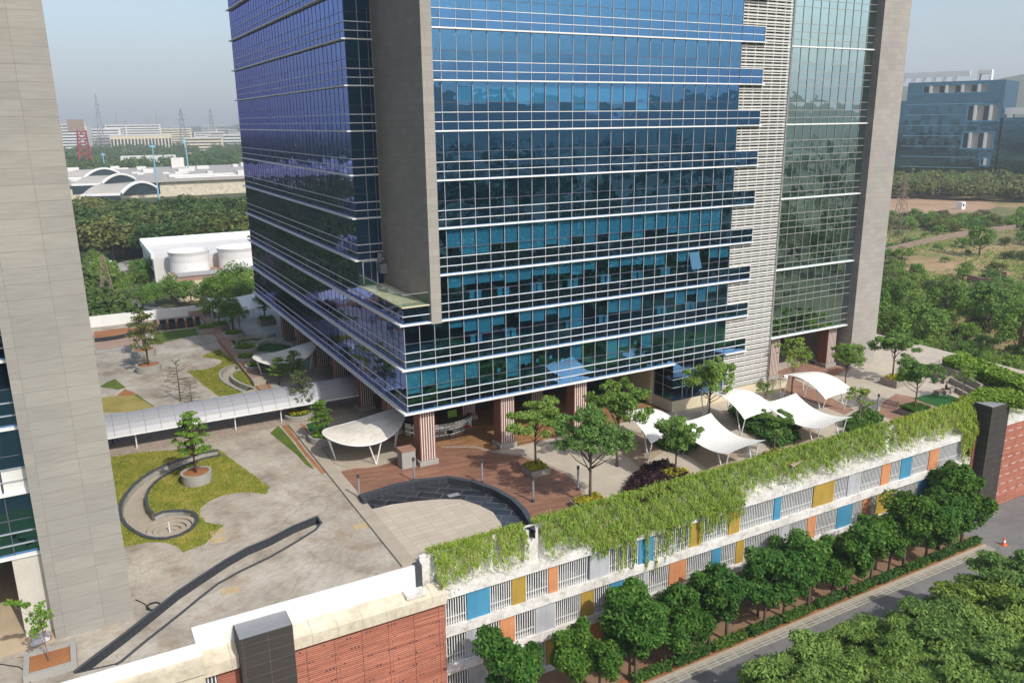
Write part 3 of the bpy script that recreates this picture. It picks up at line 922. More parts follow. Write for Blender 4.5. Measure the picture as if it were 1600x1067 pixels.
# white desks standing right behind the glass
dk = thing("desk", "white office desk end seen through the blue glass", "desk", (0, 0, 0), 0, "white desks behind the tower glass")
part("desk_top", MB().box(-0.6, 0.6, 0.0, 0.7, 0.70, 0.74), M["white"], dk)
part("leg", MB().box(-0.58, -0.1, 0.02, 0.06, 0, 0.69), M["white"], dk)
part("leg", MB().box(0.1, 0.58, 0.02, 0.06, 0, 0.69), M["white"], dk)
first = True
for i, ks in ((2, (5, 7, 9.5, 12.3, 15, 17.7, 20.2, 22.6)), (1, (5, 7.5, 12.2, 14.9, 20, 22.7))):
    for k in ks:
        loc = (k * DX, 0.35, 5.4 + 4 * i + 1.43)
        if first: dk.location = loc; first = False
        else: copy_tree(dk, loc, None)

# striped columns
col = thing("striped_column", "", "column", (0, 0, 0), 0, "striped columns under the tower")
part("plinth", MB().box(-0.92, 0.92, -0.87, 0.87, 0, 0.45), M["grey_box"], col)
part("shaft", MB().box(-0.75, 0.75, -0.7, 0.7, 0.45, 5.25), M["brick_dark"], col)
sl = MB()
for k in range(6):
    x = -0.6 + k * 0.24
    sl.box(x - 0.034, x + 0.034, -0.74, -0.7, 0.5, 5.25)
part("slat", sl, M["fabric"], col)
cols = [(1.95, 1.1, "striped column under the glass corner beside the stone box"), (10.15, 1.1, "striped column between the cafe counter and the planter tree"),
        (18.4, 1.1, "striped column close to the tall tree and the cream wall"), (1.95, 9.6, "striped column behind the near leaf canopy"),
        (1.95, 18.0, "striped column where the covered walkway ends"), (1.95, 26.4, "striped column behind the walkway beside the far leaf canopy"),
        (1.95, 34.8, "striped column beside the shaded kidney lawn"), (1.95, 43.2, "striped column second from the far tower corner"),
        (1.95, 51.6, "striped column at the far tower corner"), (10.15, 9.6, "striped column deep inside the cafe"), (18.4, 9.6, "striped column inside the cafe before the mosaic wall")]
for n, (x, y, lb) in enumerate(cols):
    if n == 0: col.location = (x, y, 0); col["label"] = lb
    else: copy_tree(col, (x, y, 0), lb)
for ob in (col,): pass

# cleaning cradle hung beside the pier
cr = thing("cleaning_cradle", "grey facade cleaning gear hung beside the stone pier above the terrace", "cleaning cradle", (1.95, NY - 0.9, 16.4))
part("cage", MB().box(1.7, 2.35, NY - 1.5, NY - 0.3, 16.2, 16.3).box(1.7, 1.76, NY - 1.5, NY - 0.3, 16.3, 17.1).box(2.29, 2.35, NY - 1.5, NY - 0.3, 16.3, 17.1).box(1.76, 2.29, NY - 1.5, NY - 1.44, 16.3, 17.1), M["steel"], cr)
part("rope", MB().tube([(2.0, NY - 0.4, 17.0), (2.0, NY - 0.4, 40)], 0.02, 5).tube([(2.0, NY - 1.4, 17.0), (2.0, NY - 1.4, 40)], 0.02, 5), M["grey_box"], cr)
part("motor", MB().box(1.8, 2.2, NY - 0.6, NY - 0.3, 17.1, 18.0), M["steel"], cr)

# ================================================================== GREEN GLASS BLOCK WITH STONE FIN
gt = thing("glass_block", "pale green glass office block with a tall stone fin at its end", "tower", (51, 10, 0))
GX0, GX1, GY = 43.5, 58.8, 2.2
for i in range(14):
    b = 5.4 + 4 * i
    w, mu = MB(), MB()
    pw = (GX1 - GX0) / 12
    rows = (0.0, 0.72, 1.48, 2.3, 4.0)
    for r in range(4):
        for k in range(12): pane(w, (GX0 + k * pw, GY, b + rows[r]), X_, Z_, (0, -1, 0), pw, rows[r + 1] - rows[r], 0.003)
        mu.box(GX0, GX1, GY - 0.04, GY + 0.01, b + rows[r] - 0.025, b + rows[r] + 0.025)
    for k in range(13): mu.box(GX0 + k * pw - 0.022, GX0 + k * pw + 0.022, GY - 0.05, GY + 0.01, b + 0.03, b + 3.97)
    wb = part("window_band", w, M["green_glass"], gt); part("mullion_frame", mu, M["grey_box"], wb)
    if i % 2 == 0: part("floor_ledge", MB().box(GX0 - 0.2, GX1 - 0.02, GY - 0.26, GY + 0.0, b - 0.08, b + 0.06), M["white"], gt)
    part("floor_slab", MB().box(GX0, GX1, GY + 0.3, 20, b + 0.1, b + 1.4), M["interior_floor"], gt)
pw = (GX1 - GX0) / 12
for i, ks, dr_ in ((1, (2, 3, 4, 7, 8, 9, 10), 1.3), (2, (2, 3, 4, 5, 8, 9, 10, 11), 1.66), (3, (2, 3, 4, 6, 7, 8, 9, 11), 1.5), (4, (3, 5, 7, 9, 10), 0.6), (7, (3, 4, 6, 8, 9, 10, 11), 1.5)):
    for k in ks:
        zt = 5.4 + 4 * i + 3.93; d_ = dr_ * random.uniform(0.75, 1.25)
        part("roller_blind", MB().box(GX0 + k * pw + 0.06, GX0 + (k + 1) * pw - 0.06, GY + 0.13, GY + 0.15, zt - d_, zt), M["blind"], gt)
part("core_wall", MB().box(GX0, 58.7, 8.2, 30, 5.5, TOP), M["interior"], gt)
part("soffit", MB().box(GX0, 58.7, GY + 0.02, 30, 5.2, 5.34), M["soffit"], gt)
part("roof_slab", MB().box(GX0, 58.8, GY + 0.02, 30, TOP + 0.01, TOP + 0.3), M["grey_box"], gt)
part("stone_fin", MB().box(58.81, 63.3, 1.25, 16, -12, TOP + 6), M["fin_tile"], gt)
for n, (x, y, lb) in enumerate(((47.6, 3.6, "striped column under the pale green block beside the louvre wall"), (57.3, 3.6, "striped column against the stone fin"))):
    copy_tree(col, (x, y, 0), lb)

# ================================================================== STONE AND GLASS TOWER CLOSE TO THE CAMERA
lt = thing("stone_tower", "close grey stone tower wall with dark glazing along one side", "tower", (-40, 0, 0))
part("stone_pier", MB().box(-28.1, -23.72, -12.4, -1.0, -0.02, 66), M["pier_wall"], lt)
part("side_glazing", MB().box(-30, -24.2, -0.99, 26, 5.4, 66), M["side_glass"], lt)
for i in range(15):
    b = 5.4 + 4 * i
    w, mu = MB(), MB()
    rows = (0.04, 0.72, 1.48, 2.28, 4.0)
    for r in range(4):
        for k in range(14): pane(w, (-28.11 - (k + 1) * 1.4, -11.0, b + rows[r]), X_, Z_, (0, -1, 0), 1.4, rows[r + 1] - rows[r])
    for k in range(15): mu.box(-28.11 - k * 1.4 - 0.025, -28.11 - k * 1.4 + (0.025 if k else 0), -11.05, -11.0, b, b + 4, 1)
    for dz in (0.72, 1.48): mu.box(-47.7, -28.11, -11.08, -11.0, b + dz - 0.035, b + dz + 0.035)
    mu.box(-47.7, -28.11, -11.04, -11.0, b + 2.26, b + 2.3, 1)
    wb = part("window_band", w, M["spandrel"], lt); part("mullion_frame", mu, [M["mullion_v"], M["mullion_d"]], wb)
    part("floor_ledge", MB().box(-47.7, -28.11, -11.3, -11.0, b - 0.09, b + 0.05), M["white"], lt)
for k in range(3):
    part("roller_blind", MB().box(-28.11 - (k + 1) * 1.4 + 0.06, -28.11 - k * 1.4 - 0.06, -11.02, -11.005, 5.4 + 5.5, 9.3), M["blind"], lt)
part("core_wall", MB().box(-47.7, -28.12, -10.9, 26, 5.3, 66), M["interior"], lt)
part("cream_column", MB().box(-29.7, -28.12, -11.2, -9.6, 0, 5.29), M["pale_col"], lt)
part("lobby_wall", MB().box(-47, -30, 3, 26, 0, 5.29), M["interior"], lt)

# ================================================================== PARKING PODIUM
pk = thing("parking_podium", "white parking building with slatted bays and coloured panels under the deck", "parking building", (26, -14, -12))
YF = -16.2
PX0, PX1 = -4.12, 57.0
SL = [(-2.75, -5.1, -3.9), (-5.85, -8.25, -7.05), (-9.0, -11.4, -10.2)]
part("parapet", MB().box(-5.5, PX1, -15.35, -15.1, -2.7, 0.62).box(2.75, 3.95, -15.75, -15.36, -2.04, 0.5), M["white_dirty"], pk)
part("roof_ledge", MB().box(-5.5, PX1 + 0.2, YF - 0.12, -15.0, -2.75, -2.05), M["white_dirty"], pk)
for (z0, z1) in ((-5.85, -5.1), (-9.0, -8.25), (-12.0, -11.4)):
    part("slab_band", MB().box(PX0, PX1 + 0.2, YF - 0.12, -15.6, z0, z1), M["white_dirty"], pk)
    part("floor_slab", MB().box(PX0, PX1, -15.6, 6, z0 + 0.25, z1 - 0.1), M["grey_box"], pk)
part("back_wall", MB().box(PX0, PX1, 6, 6.2, -12, -1), M["interior"], pk)
part("side_wall", MB().box(PX0 - 0.3, PX0 - 0.02, YF + 0.3, 6, -12, -1), M["grey_box"], pk)
for k in range(8):
    for (z0, z1, zm) in SL: part("inner_column", MB().box(2 + k * 7.4, 2.5 + k * 7.4, -13.5, -13, z0 - 2.35 + 2.35 - 2.35, z0), M["grey_box"], pk)

zA = lambda ox, s: (lambda x: ox + x / s)
a1, a2, a3 = zA(640, 3.717), zA(940, 3.717), zA(1240, 4.444)
ROWS = [
    [(a1(210), a1(328), "s"), (a1(332), a1(466), "blue"), (a1(468), a1(590), "s"), (a1(593), a1(673), "yellow"), (a1(676), a1(803), "s"), (a1(805), a1(860), "orange"), (a1(862), a1(1032), "s"),
     (a1(1045), a1(1157), "grey"), (a2(45), a2(213), "s"), (a2(215), a2(300), "blue"), (a2(303), a2(508), "s"), (a2(510), a2(582), "yellow"), (a2(585), a2(735), "s"), (a2(738), a2(802), "yellow"),
     (a2(806), a2(997), "s"), (a2(1000), a2(1041), "blue"), (a2(1044), a3(130), "s"), (a3(135), a3(280), "yellow"), (a3(284), a3(370), "s"), (a3(374), a3(460), "grey"), (a3(464), a3(605), "s"),
     (a3(608), a3(667), "orange"), (a3(670), a3(740), "s"), (a3(742), a3(816), "blue"), (a3(819), a3(935), "s"), (a3(938), a3(1002), "orange"), (a3(1006), a3(1195), "s")],
    [(a1(215), a1(325), "s"), (a1(328), a1(386), "grey"), (a1(388), a1(522), "s"), (a1(525), a1(610), "orange"), (a1(613), a1(727), "s"), (a1(730), a1(842), "grey"), (a1(845), a1(992), "s"),
     (a1(995), a1(1070), "yellow"), (a1(1072), a1(1158), "s"), (a1(1161), a1(1240), "blue"), (a2(130), a2(235), "s"), (a2(238), a2(270), "grey"), (a2(272), a2(387), "s"), (a2(390), a2(490), "orange"),
     (a2(492), a2(634), "s"), (a2(637), a2(690), "blue"), (a2(692), a2(776), "s"), (a2(778), a2(825), "yellow"), (a2(828), a2(1022), "s"), (a2(1025), a2(1090), "grey"), (a2(1092), a2(1190), "s"),
     (a2(1192), a2(1240), "orange"), (a3(155), a3(296), "s"), (a3(298), a3(401), "blue"), (a3(403), a3(472), "s"), (a3(475), a3(531), "orange"),
     (a3(533), a3(565), "s"), (a3(568), a3(690), "yellow"), (a3(692), a3(860), "s"), (a3(863), a3(937), "blue"), (a3(940), a3(1037), "s"), (a3(1040), a3(1098), "orange"), (a3(1100), a3(1188), "s")],
    [(a1(220), a1(340), "s"), (a1(343), a1(450), "grey"), (a1(452), a1(586), "s"), (a1(589), a1(672), "blue"), (a1(675), a1(790), "s"), (a1(793), a1(925), "yellow"), (a1(928), a1(1033), "s"), (a1(1035), a1(1147), "orange"),
     (a2(32), a2(200), "s"), (a2(203), a2(300), "grey"), (a2(303), a2(475), "s"), (a2(478), a2(560), "blue"), (a2(563), a2(717), "s"), (a2(720), a2(772), "orange"), (a2(775), a2(900), "s"), (a2(903), a2(960), "blue"),
     (a2(963), a2(1130), "s"), (a2(1133), a2(1190), "yellow"), (a2(1193), a3(335), "s"), (a3(338), a3(411), "yellow"), (a3(414), a3(572), "s"), (a3(575), a3(622), "grey"), (a3(625), a3(702), "s"), (a3(705), a3(766), "orange"), (a3(769), a3(880), "s"),
     (a3(883), a3(950), "blue"), (a3(953), a3(1160), "s")],
]
YS = YF + 0.12
for (z0, z1, zm), row in zip(SL, ROWS):
    zt, zb = z0, z1
    for (pa, pb, kind) in row:
        xa, xb = max(PX0 + 0.03, Xat(pa, YS, zm)), min(PX1, Xat(pb, YS, zm))
        if xb - xa < 0.15: continue
        if kind == "s":
            g_ = MB(); n = max(2, int(round((xb - xa) / 0.205)))
            for k in range(n + 1):
                x = xa + 0.03 + (xb - xa - 0.06) * k / n
                g_.box(x - 0.032, x + 0.032, YS + 0.02, YS + 0.10, zb + 0.01, zt - 0.01)
            g_.box(xa, xb, YS + 0.04, YS + 0.08, zb + 0.62, zb + 0.66)
            part("slat_grille", g_, M["white"], pk)
        else:
            p_ = MB(); p_.box(xa, xb, YS - 0.05, YS + 0.2, zb + 0.008, zt - 0.008)
            part(kind + "_panel", p_, M[kind], pk)
# terracotta walls, cornice, piers
tw = part("terracotta_wall", MB().box(-60, PX0, YF - 0.1, YF + 0.2, -12, -2.75), M["terracotta"], pk)
hd = MB(); rd = random.Random(5)
for r in range(9):
    for c_ in range(7):
        x = -14.6 + c_ * 1.55 + (0.5 if r % 2 else 0) + rd.uniform(-0.15, 0.15); z = -3.4 - r * 0.95 + rd.uniform(-0.05, 0.05)
        if x > -4.6 or rd.random() < 0.18: continue
        for q in range(rd.choice((1, 2, 2, 3))): hd.box(x + q * 0.24, x + q * 0.24 + 0.1, YF - 0.13, YF - 0.09, z, z + 0.09)
part("vent_grille", hd, M["dark_steel"], tw)
co = MB()
prof = [(-15.62, -1.55), (-16.75, -1.95), (-16.75, -2.74), (-15.62, -2.74)]
seg = [-20.5 + k * 1.7 for k in range(10)] + [PX0]
for k in range(len(seg) - 1):
    dz = random.uniform(-0.06, 0.06)
    A_ = [(seg[k] + 0.006, y, z + (dz if j < 1 else 0)) for j, (y, z) in enumerate(prof)]; B_ = [(seg[k + 1] - 0.006, y, z + (dz if j < 1 else 0)) for j, (y, z) in enumerate(prof)]
    for j in range(4): co.face([A_[j], A_[(j + 1) % 4], B_[(j + 1) % 4], B_[j]])
    co.face(A_[::-1]); co.face(B_)
co.box(-60, -20.51, -18.1, -17.36, -1.5, -0.72); co.box(-60, -20.51, -17.9, -16.3, -2.74, -1.51)
part("cornice", co, M["cornice"], pk)
part("edge_wall", MB().box(-20.75, -5.95, -15.6, -15.35, -1.7, 0.12).box(-60, -20.75, -17.35, -17.1, -1.2, 0.06).box(-20.75, -20.5, -17.35, -15.6, -1.2, 0.06), M["white"], pk)
part("corner_post", MB().box(-5.94, -5.5, -15.75, -15.2, -1.9, 0.2), M["dark_steel"], pk)
part("corner_block", MB().box(-7.0, -5.6, -16.5, -15.7, -1.75, -1.45), M["white_dirty"], pk)
part("stone_pier", MB().box(-18.35, -15.05, -17.5, -15.7, -12, -0.35), M["dark_pier"], pk)
part("pier_cap", MB().box(-18.3, -15.1, -17.45, -15.75, -0.348, -0.30), M["steel"], pk)
sg = MB()
for k in range(9): sg.box(-21.6 + k * 0.22, -21.53 + k * 0.22, YF - 0.16, YF - 0.11, -4.9, -3.0)
part("slat_grille", sg, M["white"], pk)
part("grille_opening", MB().box(-21.7, -19.7, YF - 0.112, YF - 0.1, -5, -2.9), M["dark_steel"], pk)
# far end of the facade
part("terracotta_wall", MB().box(PX1 + 0.21, 59.0, YF - 0.25, YF + 0.2, -12, -1.2), M["terracotta"], pk)
part("stone_pier", MB().box(57.6, 60.75, -17.6, -14.6, -12, 0.85), M["dark_pier"], pk)
part("pier_cap", MB().box(57.62, 60.73, -17.58, -14.62, 0.853, 0.9), M["steel"], pk)
tw = part("terracotta_wall", MB().box(60.76, 76, YF - 0.5, YF - 0.2, -11.9, -2.3), M["terracotta"], pk)
part("roof_ledge", MB().box(60.76, 76, YF - 0.6, -15, -2.29, -1.7), M["white_dirty"], pk)
hd = MB()
for r in range(8):
    for c_ in range(9):
        x = 61.4 + c_ * 1.5 + (0.6 if r % 2 else 0); z = -3.1 - r * 1.05
        for q in range(3): hd.box(x + q * 0.28, x + q * 0.28 + 0.12, YF - 0.55, YF - 0.49, z, z + 0.1)
part("vent_grille", hd, M["fabric"], tw)
part("deck_slab", MB().box(-60, 76, -15.09, 76, -1.0, -0.95), M["grey_box"], pk)
part("end_wall", MB().box(75.7, 76, -15, 40, -12, -1).box(-60, 45, 76, 76.3, -12, -0.2), M["grey_box"], pk)

# creeper hanging over the parapet
def creeper(name, x0, x1, label, n, hang=None, dens=1.0, skip=(), top=0.85):
    rng = np.random.default_rng(int(abs(x0) * 10) + 3)
    prof = np.array([(-14.75, 0.62), (-15.1, top + 0.08), (-15.45, top - 0.1), (-15.72, 0.1), (-15.92, -0.7), (-16.15, -1.35), (-16.42, -1.95), (-16.5, -2.3)])
    t = rng.random(n) ** 0.95 * (len(prof) - 1.001); i = t.astype(int); f = (t - i)[:, None]
    yz = prof[i] * (1 - f) + prof[i + 1] * f
    x = x0 + (x1 - x0) * rng.random(n)
    wob = np.sin(x * 0.9 + np.sin(x * 0.37) * 2) * 0.5 + np.sin(x * 2.7 + 1) * 0.3 + np.sin(x * 7.1) * 0.2
    low_ = np.zeros(n)
    if hang: low_ = np.clip(np.minimum(x - hang[0] + 1, hang[1] + 1 - x), 0, 2) * 1.0
    lim = 4.55 + low_ + 0.75 * wob + 0.55 * rng.normal(size=n)                    # uneven lower edge
    keep = t < lim
    for s0, s1 in skip: keep &= ~((x > s0) & (x < s1) & (t > 1.2))
    x, yz, t = x[keep], yz[keep], t[keep]
    ph = rng.random(6) * 6.28
    lump = np.sin(x * 1.7 + t * 1.3 + ph[0]) * np.sin(t * 1.9 + ph[1] + np.sin(x * 0.8)) + 0.7 * np.sin(x * 3.9 - t * 2.3 + ph[2]) + 0.5 * np.sin(x * 8.3 + t * 3.1 + ph[3])
    keep = (rng.random(len(x)) < 0.82 + 0.25 * lump) | (t < 1.5)          # thin and thick places
    x, yz, t, lump = x[keep], yz[keep], t[keep], lump[keep]
    bulge = 0.17 * lump + 0.09 * rng.normal(size=len(x))
    c = np.stack([x, yz[:, 0] - 0.12 - bulge * (t > 0.8) - 0.18 * rng.random(len(x)), yz[:, 1] + 0.12 * rng.normal(size=len(x)) + 0.1], 1)
    if hang:
        h0, h1, m_ = hang
        for s_ in range(m_):
            xs = rng.uniform(h0, h1); ln = rng.uniform(0.8, 4.4) * (0.35 + 0.65 * math.sin(math.pi * (xs - h0) / (h1 - h0)))
            q = int(ln * 26)
            z_ = -2.0 - ln * rng.random(q)
            c = np.vstack([c, np.stack([xs + rng.normal(size=q) * 0.05, -16.46 + rng.normal(size=q) * 0.05, z_], 1)])
    T = len(c)
    a = np.stack([rng.normal(size=T) * 0.75, -0.25 - 0.4 * rng.random(T), -0.7 - 0.5 * rng.random(T)], 1); a /= np.linalg.norm(a, axis=1)[:, None]
    a[(c[:, 2] > 0.6) & (rng.random(T) < 0.5), 2] *= -0.2
    nr = rng.normal(size=(T, 3)) * 0.5 + np.array([0, -0.7, 0.8]); nr -= (a * nr).sum(1)[:, None] * a; nr /= np.linalg.norm(nr, axis=1)[:, None]
    b = np.cross(nr, a); sz = (0.6 + 0.8 * rng.random(T))[:, None]
    a *= 0.125 * sz; b *= 0.034 * sz
    V = np.empty((T, 4, 3)); V[:, 0] = c - a; V[:, 1] = c + b - a * 0.2; V[:, 2] = c + a; V[:, 3] = c - b - a * 0.2
    o = bpy.data.objects.new(name, leaf_mesh(name, V.reshape(-1, 3), LEAF["creeper"], 0.35, rng)); C.objects.link(o)
    tag(o, label, "creeper", None, "stuff")


creeper("hanging_creeper", -4.9, 2.9, "short stretch of creeper over the parapet near the black bench ring", 12000, None, skip=((-5.2, -4.6), (0.2, 0.5)), top=0.7)
creeper("hanging_creeper", 3.7, 44.2, "long green creeper draped over the white parapet with trailing strands", 78000, (8.5, 24.5, 80), skip=((3.7, 4.1),))
creeper("hanging_creeper", 44.9, 57.4, "creeper on the parapet beside the dark stone pier", 24000, (55.0, 57.3, 24))
creeper("hanging_creeper", 60.9, 76, "creeper along the wall top beyond the dark stone pier", 22000, top=0.9)
part("parapet", MB().box(60.76, 76, -15.3, -15.05, -1.7, 0.6), M["white_dirty"], pk)

# car parked behind the slats
def car(name, label, loc, rz, paint="car_white"):
    t = thing(name, label, "car", loc, rz)
    mb = MB(); L, W = 4.2, 1.7
    pr = [(-2.1, 0.35), (-2.1, 0.8), (-1.2, 0.95), (-0.6, 1.42), (0.9, 1.45), (1.7, 0.98), (2.1, 0.9), (2.1, 0.35)]
    for s_ in (-1, 1):
        q = [(x, s_ * W / 2 * (0.86 if z > 1.2 else 1), z) for x, z in pr]; mb.face(q if s_ < 0 else q[::-1])
    for (x0, z0), (x1, z1) in zip(pr, pr[1:] + pr[:1]):
        f0, f1 = (0.86 if z0 > 1.2 else 1) * W / 2, (0.86 if z1 > 1.2 else 1) * W / 2
        mb.face([(x0, f0, z0), (x1, f1, z1), (x1, -f1, z1), (x0, -f0, z0)])
    mb.build("body", M[paint], t, local=True)
    w_ = MB()
    for s_ in (-1, 1):
        y = s_ * (W / 2 + 0.004); q = [(-1.05, y, 0.98), (1.5, y, 0.98), (0.85, y * 0.9, 1.36), (-0.55, y * 0.9, 1.36)]; w_.face(q)
    w_.face([(1.64, -0.7, 1.02), (1.64, 0.7, 1.02), (0.97, 0.66, 1.42), (0.97, -0.66, 1.42)]); w_.face([(-1.2, -0.7, 0.99), (-1.2, 0.7, 0.99), (-0.68, 0.66, 1.38), (-0.68, -0.66, 1.38)])
    w_.build("window", M["dark_glass"], t, local=True)
    for x in (-1.3, 1.3):
        for s_ in (-1, 1):
            MB().tube([(x, s_ * 0.68, 0.32), (x, s_ * 0.88, 0.32)], 0.32, 12).build("wheel", M["rubber"], t, local=True)
    return t


car("parked_car", "white car parked behind the white slats of the top bay", (8.2, -12.2, -5.2), 0.1)
car("parked_car", "white car parked on the brown ground far off beside the stone fin", (*G(1389, 350, -12), -12), 0.4)

# ================================================================== DECK SURFACES
z3 = lambda pts: poly(pts, 0, 640, 2.5)
z6 = lambda pts: poly(pts, 120, 480, 5.3333)
trench = z3([(1050, 512), (970, 545), (890, 590), (790, 655), (700, 715), (600, 795), (500, 875), (430, 928), (380, 965), (330, 1005), (292, 1038), (470, 985), (560, 910), (630, 855), (700, 800), (770, 742), (850, 680), (930, 635), (1050, 578), (1230, 470), (1255, 440), (1245, 422), (1150, 460)])
tr_far = [(p[0], p[1]) for p in z3([(1245, 422), (1150, 460), (1050, 512), (970, 545), (890, 590), (790, 655), (700, 715), (600, 795), (500, 875), (430, 928), (380, 965), (330, 1005), (298, 1030)])]
tr_near = [(p[0], p[1]) for p in z3([(450, 995), (470, 985), (560, 910), (630, 855), (700, 800), (770, 742), (850, 680), (930, 635), (1050, 578), (1150, 520), (1230, 470), (1255, 440)])]
trench = tr_far + tr_near
s1_out = z3([(855, 163), (800, 172), (740, 190), (690, 205), (640, 225), (600, 245), (560, 270), (528, 298), (500, 330), (483, 360), (476, 392), (482, 425), (500, 452), (530, 475), (570, 495), (610, 503), (650, 503), (700, 490), (740, 468), (762, 440), (763, 420), (745, 406), (715, 400), (680, 400), (640, 404), (605, 418)])
s1_in = z3([(592, 412), (575, 390), (566, 365), (566, 340), (578, 312), (600, 287), (630, 264), (680, 236), (740, 210), (800, 190), (860, 178)])
s1 = s1_out + s1_in
s2_out = z6([(1330, 489), (1285, 497), (1245, 513), (1215, 535), (1203, 560), (1210, 590), (1230, 617), (1270, 645), (1330, 675), (1400, 708)])
s2_in = z6([(1478, 690), (1440, 675), (1400, 662), (1350, 642), (1310, 620), (1285, 598), (1278, 575), (1290, 553), (1315, 537), (1350, 525)])
s2 = s2_out + s2_in


def grow(p, d):
    c = np.mean(p, 0); return p


DECK = [(-60, -17.1), (-20.75, -17.1), (-20.75, -15.35), (-5.95, -15.35), (-5.95, -15.1), (76, -15.1), (76, 40), (45, 76), (-60, 76)]
struct("courtyard_ground", MB().prism(DECK, -0.05, 0.0, 0, (trench, s1, s2)), M["slab"])


def sheet(name, pts, z, mat, holes=()):
    struct(name, MB().prism(pts, z, z, 0, holes), M[mat])


def sunk(name, label, loop, depth, wallm, floorm, cap=0.28, holes_rim=True):
    t = thing(name, label, "channel", (loop[0][0], loop[0][1], 0))
    f_ = MB().prism(loop, -depth, -depth)
    part("floor", f_, M[floorm], t)
    w = MB()
    for p, q in zip(loop, loop[1:] + loop[:1]): w.face([(*p, 0.1), (*q, 0.1), (*q, -depth), (*p, -depth)])
    part("side_wall", w, M[wallm], t)
    return t


tt = sunk("curved_channel", "long curved channel lined with black tiles across the bare courtyard", trench, 0.45, "black_tile", "slab")
a_ = sum(p[0] * q[1] - q[0] * p[1] for p, q in zip(trench, trench[1:] + trench[:1]))
part("rim", MB().wall(tr_far, 0.0, 0.12, 0.22 if a_ < 0 else -0.22).wall(tr_near, 0.0, 0.08, 0.12 if a_ < 0 else -0.12), M["dark_steel"], tt)
part("end_cap", MB().box(-9.8, -8.9, -6.3, -4.6, -0.8, 0.05) if False else MB().wall([tr_near[-1], tr_far[0]], 0.0, 0.12, 0.15), M["dark_steel"], tt)
pp = MB()
for k in (2, 4, 5, 7, 9):
    a, b = Vector(tr_far[k]), Vector(tr_near[0]); q = a + (Vector((0.3, -0.45)))
    pp.tube([(q.x, q.y, -0.55), (q.x, q.y, -0.3)], 0.035, 6)
part("drain_pipe", pp, M["grey_box"], tt)

t1 = sunk("sunken_path", "curving sunken path ending in a small round stepped pit in the lawn", s1, 0.5, "grey_box", "strip")
a_ = sum(p[0] * q[1] - q[0] * p[1] for p, q in zip(s1, s1[1:] + s1[:1])); sg_ = 1 if a_ < 0 else -1
part("rim", MB().wall(s1_out, 0.0, 0.14, 0.26 * sg_).wall(s1_in, 0.0, 0.14, 0.22 * sg_), M["dark_steel"], t1)
cx, cy = G(264, 822); st = MB()
for k in range(4):
    r1 = 2.05 - 0.42 * k
    st.lathe((cx, cy), [(r1, -0.10 - 0.11 * k), (r1 - 0.36, -0.10 - 0.11 * k), (r1 - 0.36, -0.6)], 36)
part("ring_step", st, M["strip"], t1)
part("spout", MB().tube([(cx, cy, -0.5), (cx, cy, 0.35)], 0.05, 8), M["fabric"], t1)
t2 = sunk("sunken_path", "hooked sunken path beside the red earth strip beyond the walkway", s2, 0.45, "grey_box", "strip")
a_ = sum(p[0] * q[1] - q[0] * p[1] for p, q in zip(s2, s2[1:] + s2[:1])); sg_ = 1 if a_ < 0 else -1
part("rim", MB().wall(s2_out, 0.0, 0.14, 0.3 * sg_).wall(s2_in, 0.0, 0.2, 0.3 * sg_), M["grey_box"], t2)

lawn1 = z3([(410, 190), (440, 185), (560, 165), (690, 158), (800, 150), (858, 158), (900, 190), (1053, 302), (1040, 330), (985, 322), (925, 324), (870, 335), (815, 358), (782, 385), (782, 415), (805, 440), (870, 452), (835, 490), (800, 525), (715, 556), (690, 532), (640, 517), (580, 517), (540, 525), (500, 532), (420, 540)])
sheet("lawn", lawn1, 0.012, "lawn", (s1,))
grass_blades("grass", lawn1, 26000, 0.10, "grass", "short yellowing grass on the lawn with the sunken path", s1)
lawn2 = z6([(1040, 414), (1120, 375), (1185, 350), (1260, 410), (1345, 490), (1400, 560), (1490, 665), (1400, 708), (1290, 728), (1180, 742), (1050, 640), (918, 531), (1060, 520), (1130, 505), (1185, 480), (1213, 455), (1190, 436), (1120, 424)])
hole2 = [p for p in s2]
sheet("lawn", lawn2, 0.012, "lawn", (s2,))
grass_blades("grass", lawn2, 16000, 0.10, "grass", "short yellowing grass on the lawn beyond the walkway", s2)
sheet("lawn", z6([(200, 655), (260, 620), (318, 598), (365, 635), (410, 668), (340, 690), (290, 675), (213, 668)]), 0.012, "lawn_fresh")
sheet("lawn", z6([(205, 755), (300, 742), (480, 735), (560, 780), (640, 832), (450, 870), (205, 880)]), 0.012, "lawn_dry")
sheet("lawn", z6([(480, 735), (500, 722), (560, 770), (645, 826), (640, 832), (560, 780)]), 0.016, "lawn_fresh")
sheet("bare_earth", z6([(330, 740), (400, 680), (490, 715), (478, 734)]), 0.010, "earth")
sheet("lawn", z6([(640, 215), (820, 195), (1035, 168), (1052, 225), (900, 252), (760, 285), (640, 312)]), 0.012, "lawn_fresh")
sheet("bare_earth", z6([(143, 205), (400, 172), (640, 165), (960, 105), (970, 120), (700, 165), (460, 215), (300, 240), (150, 266)]), 0.010, "earth")
sheet("pink_paving", z6([(150, 292), (300, 270), (450, 235), (560, 240), (580, 300), (500, 345), (170, 388)]), 0.010, "pink_pave")
sheet("grey_band", z6([(165, 384), (400, 352), (575, 316), (580, 300), (400, 335), (160, 365)]), 0.014, "grey_pave")
sheet("lawn", poly([(312, 600), (330, 615), (420, 715), (500, 820), (612, 960), (632, 990), (560, 950), (480, 860), (330, 740), (240, 665)], 380, 560, 5.714), 0.012, "lawn_fresh")
sheet("bare_earth", poly([(330, 570), (375, 568), (560, 830), (735, 1020), (700, 1029), (560, 870), (460, 740), (350, 615)], 380, 560, 5.714), 0.008, "earth")
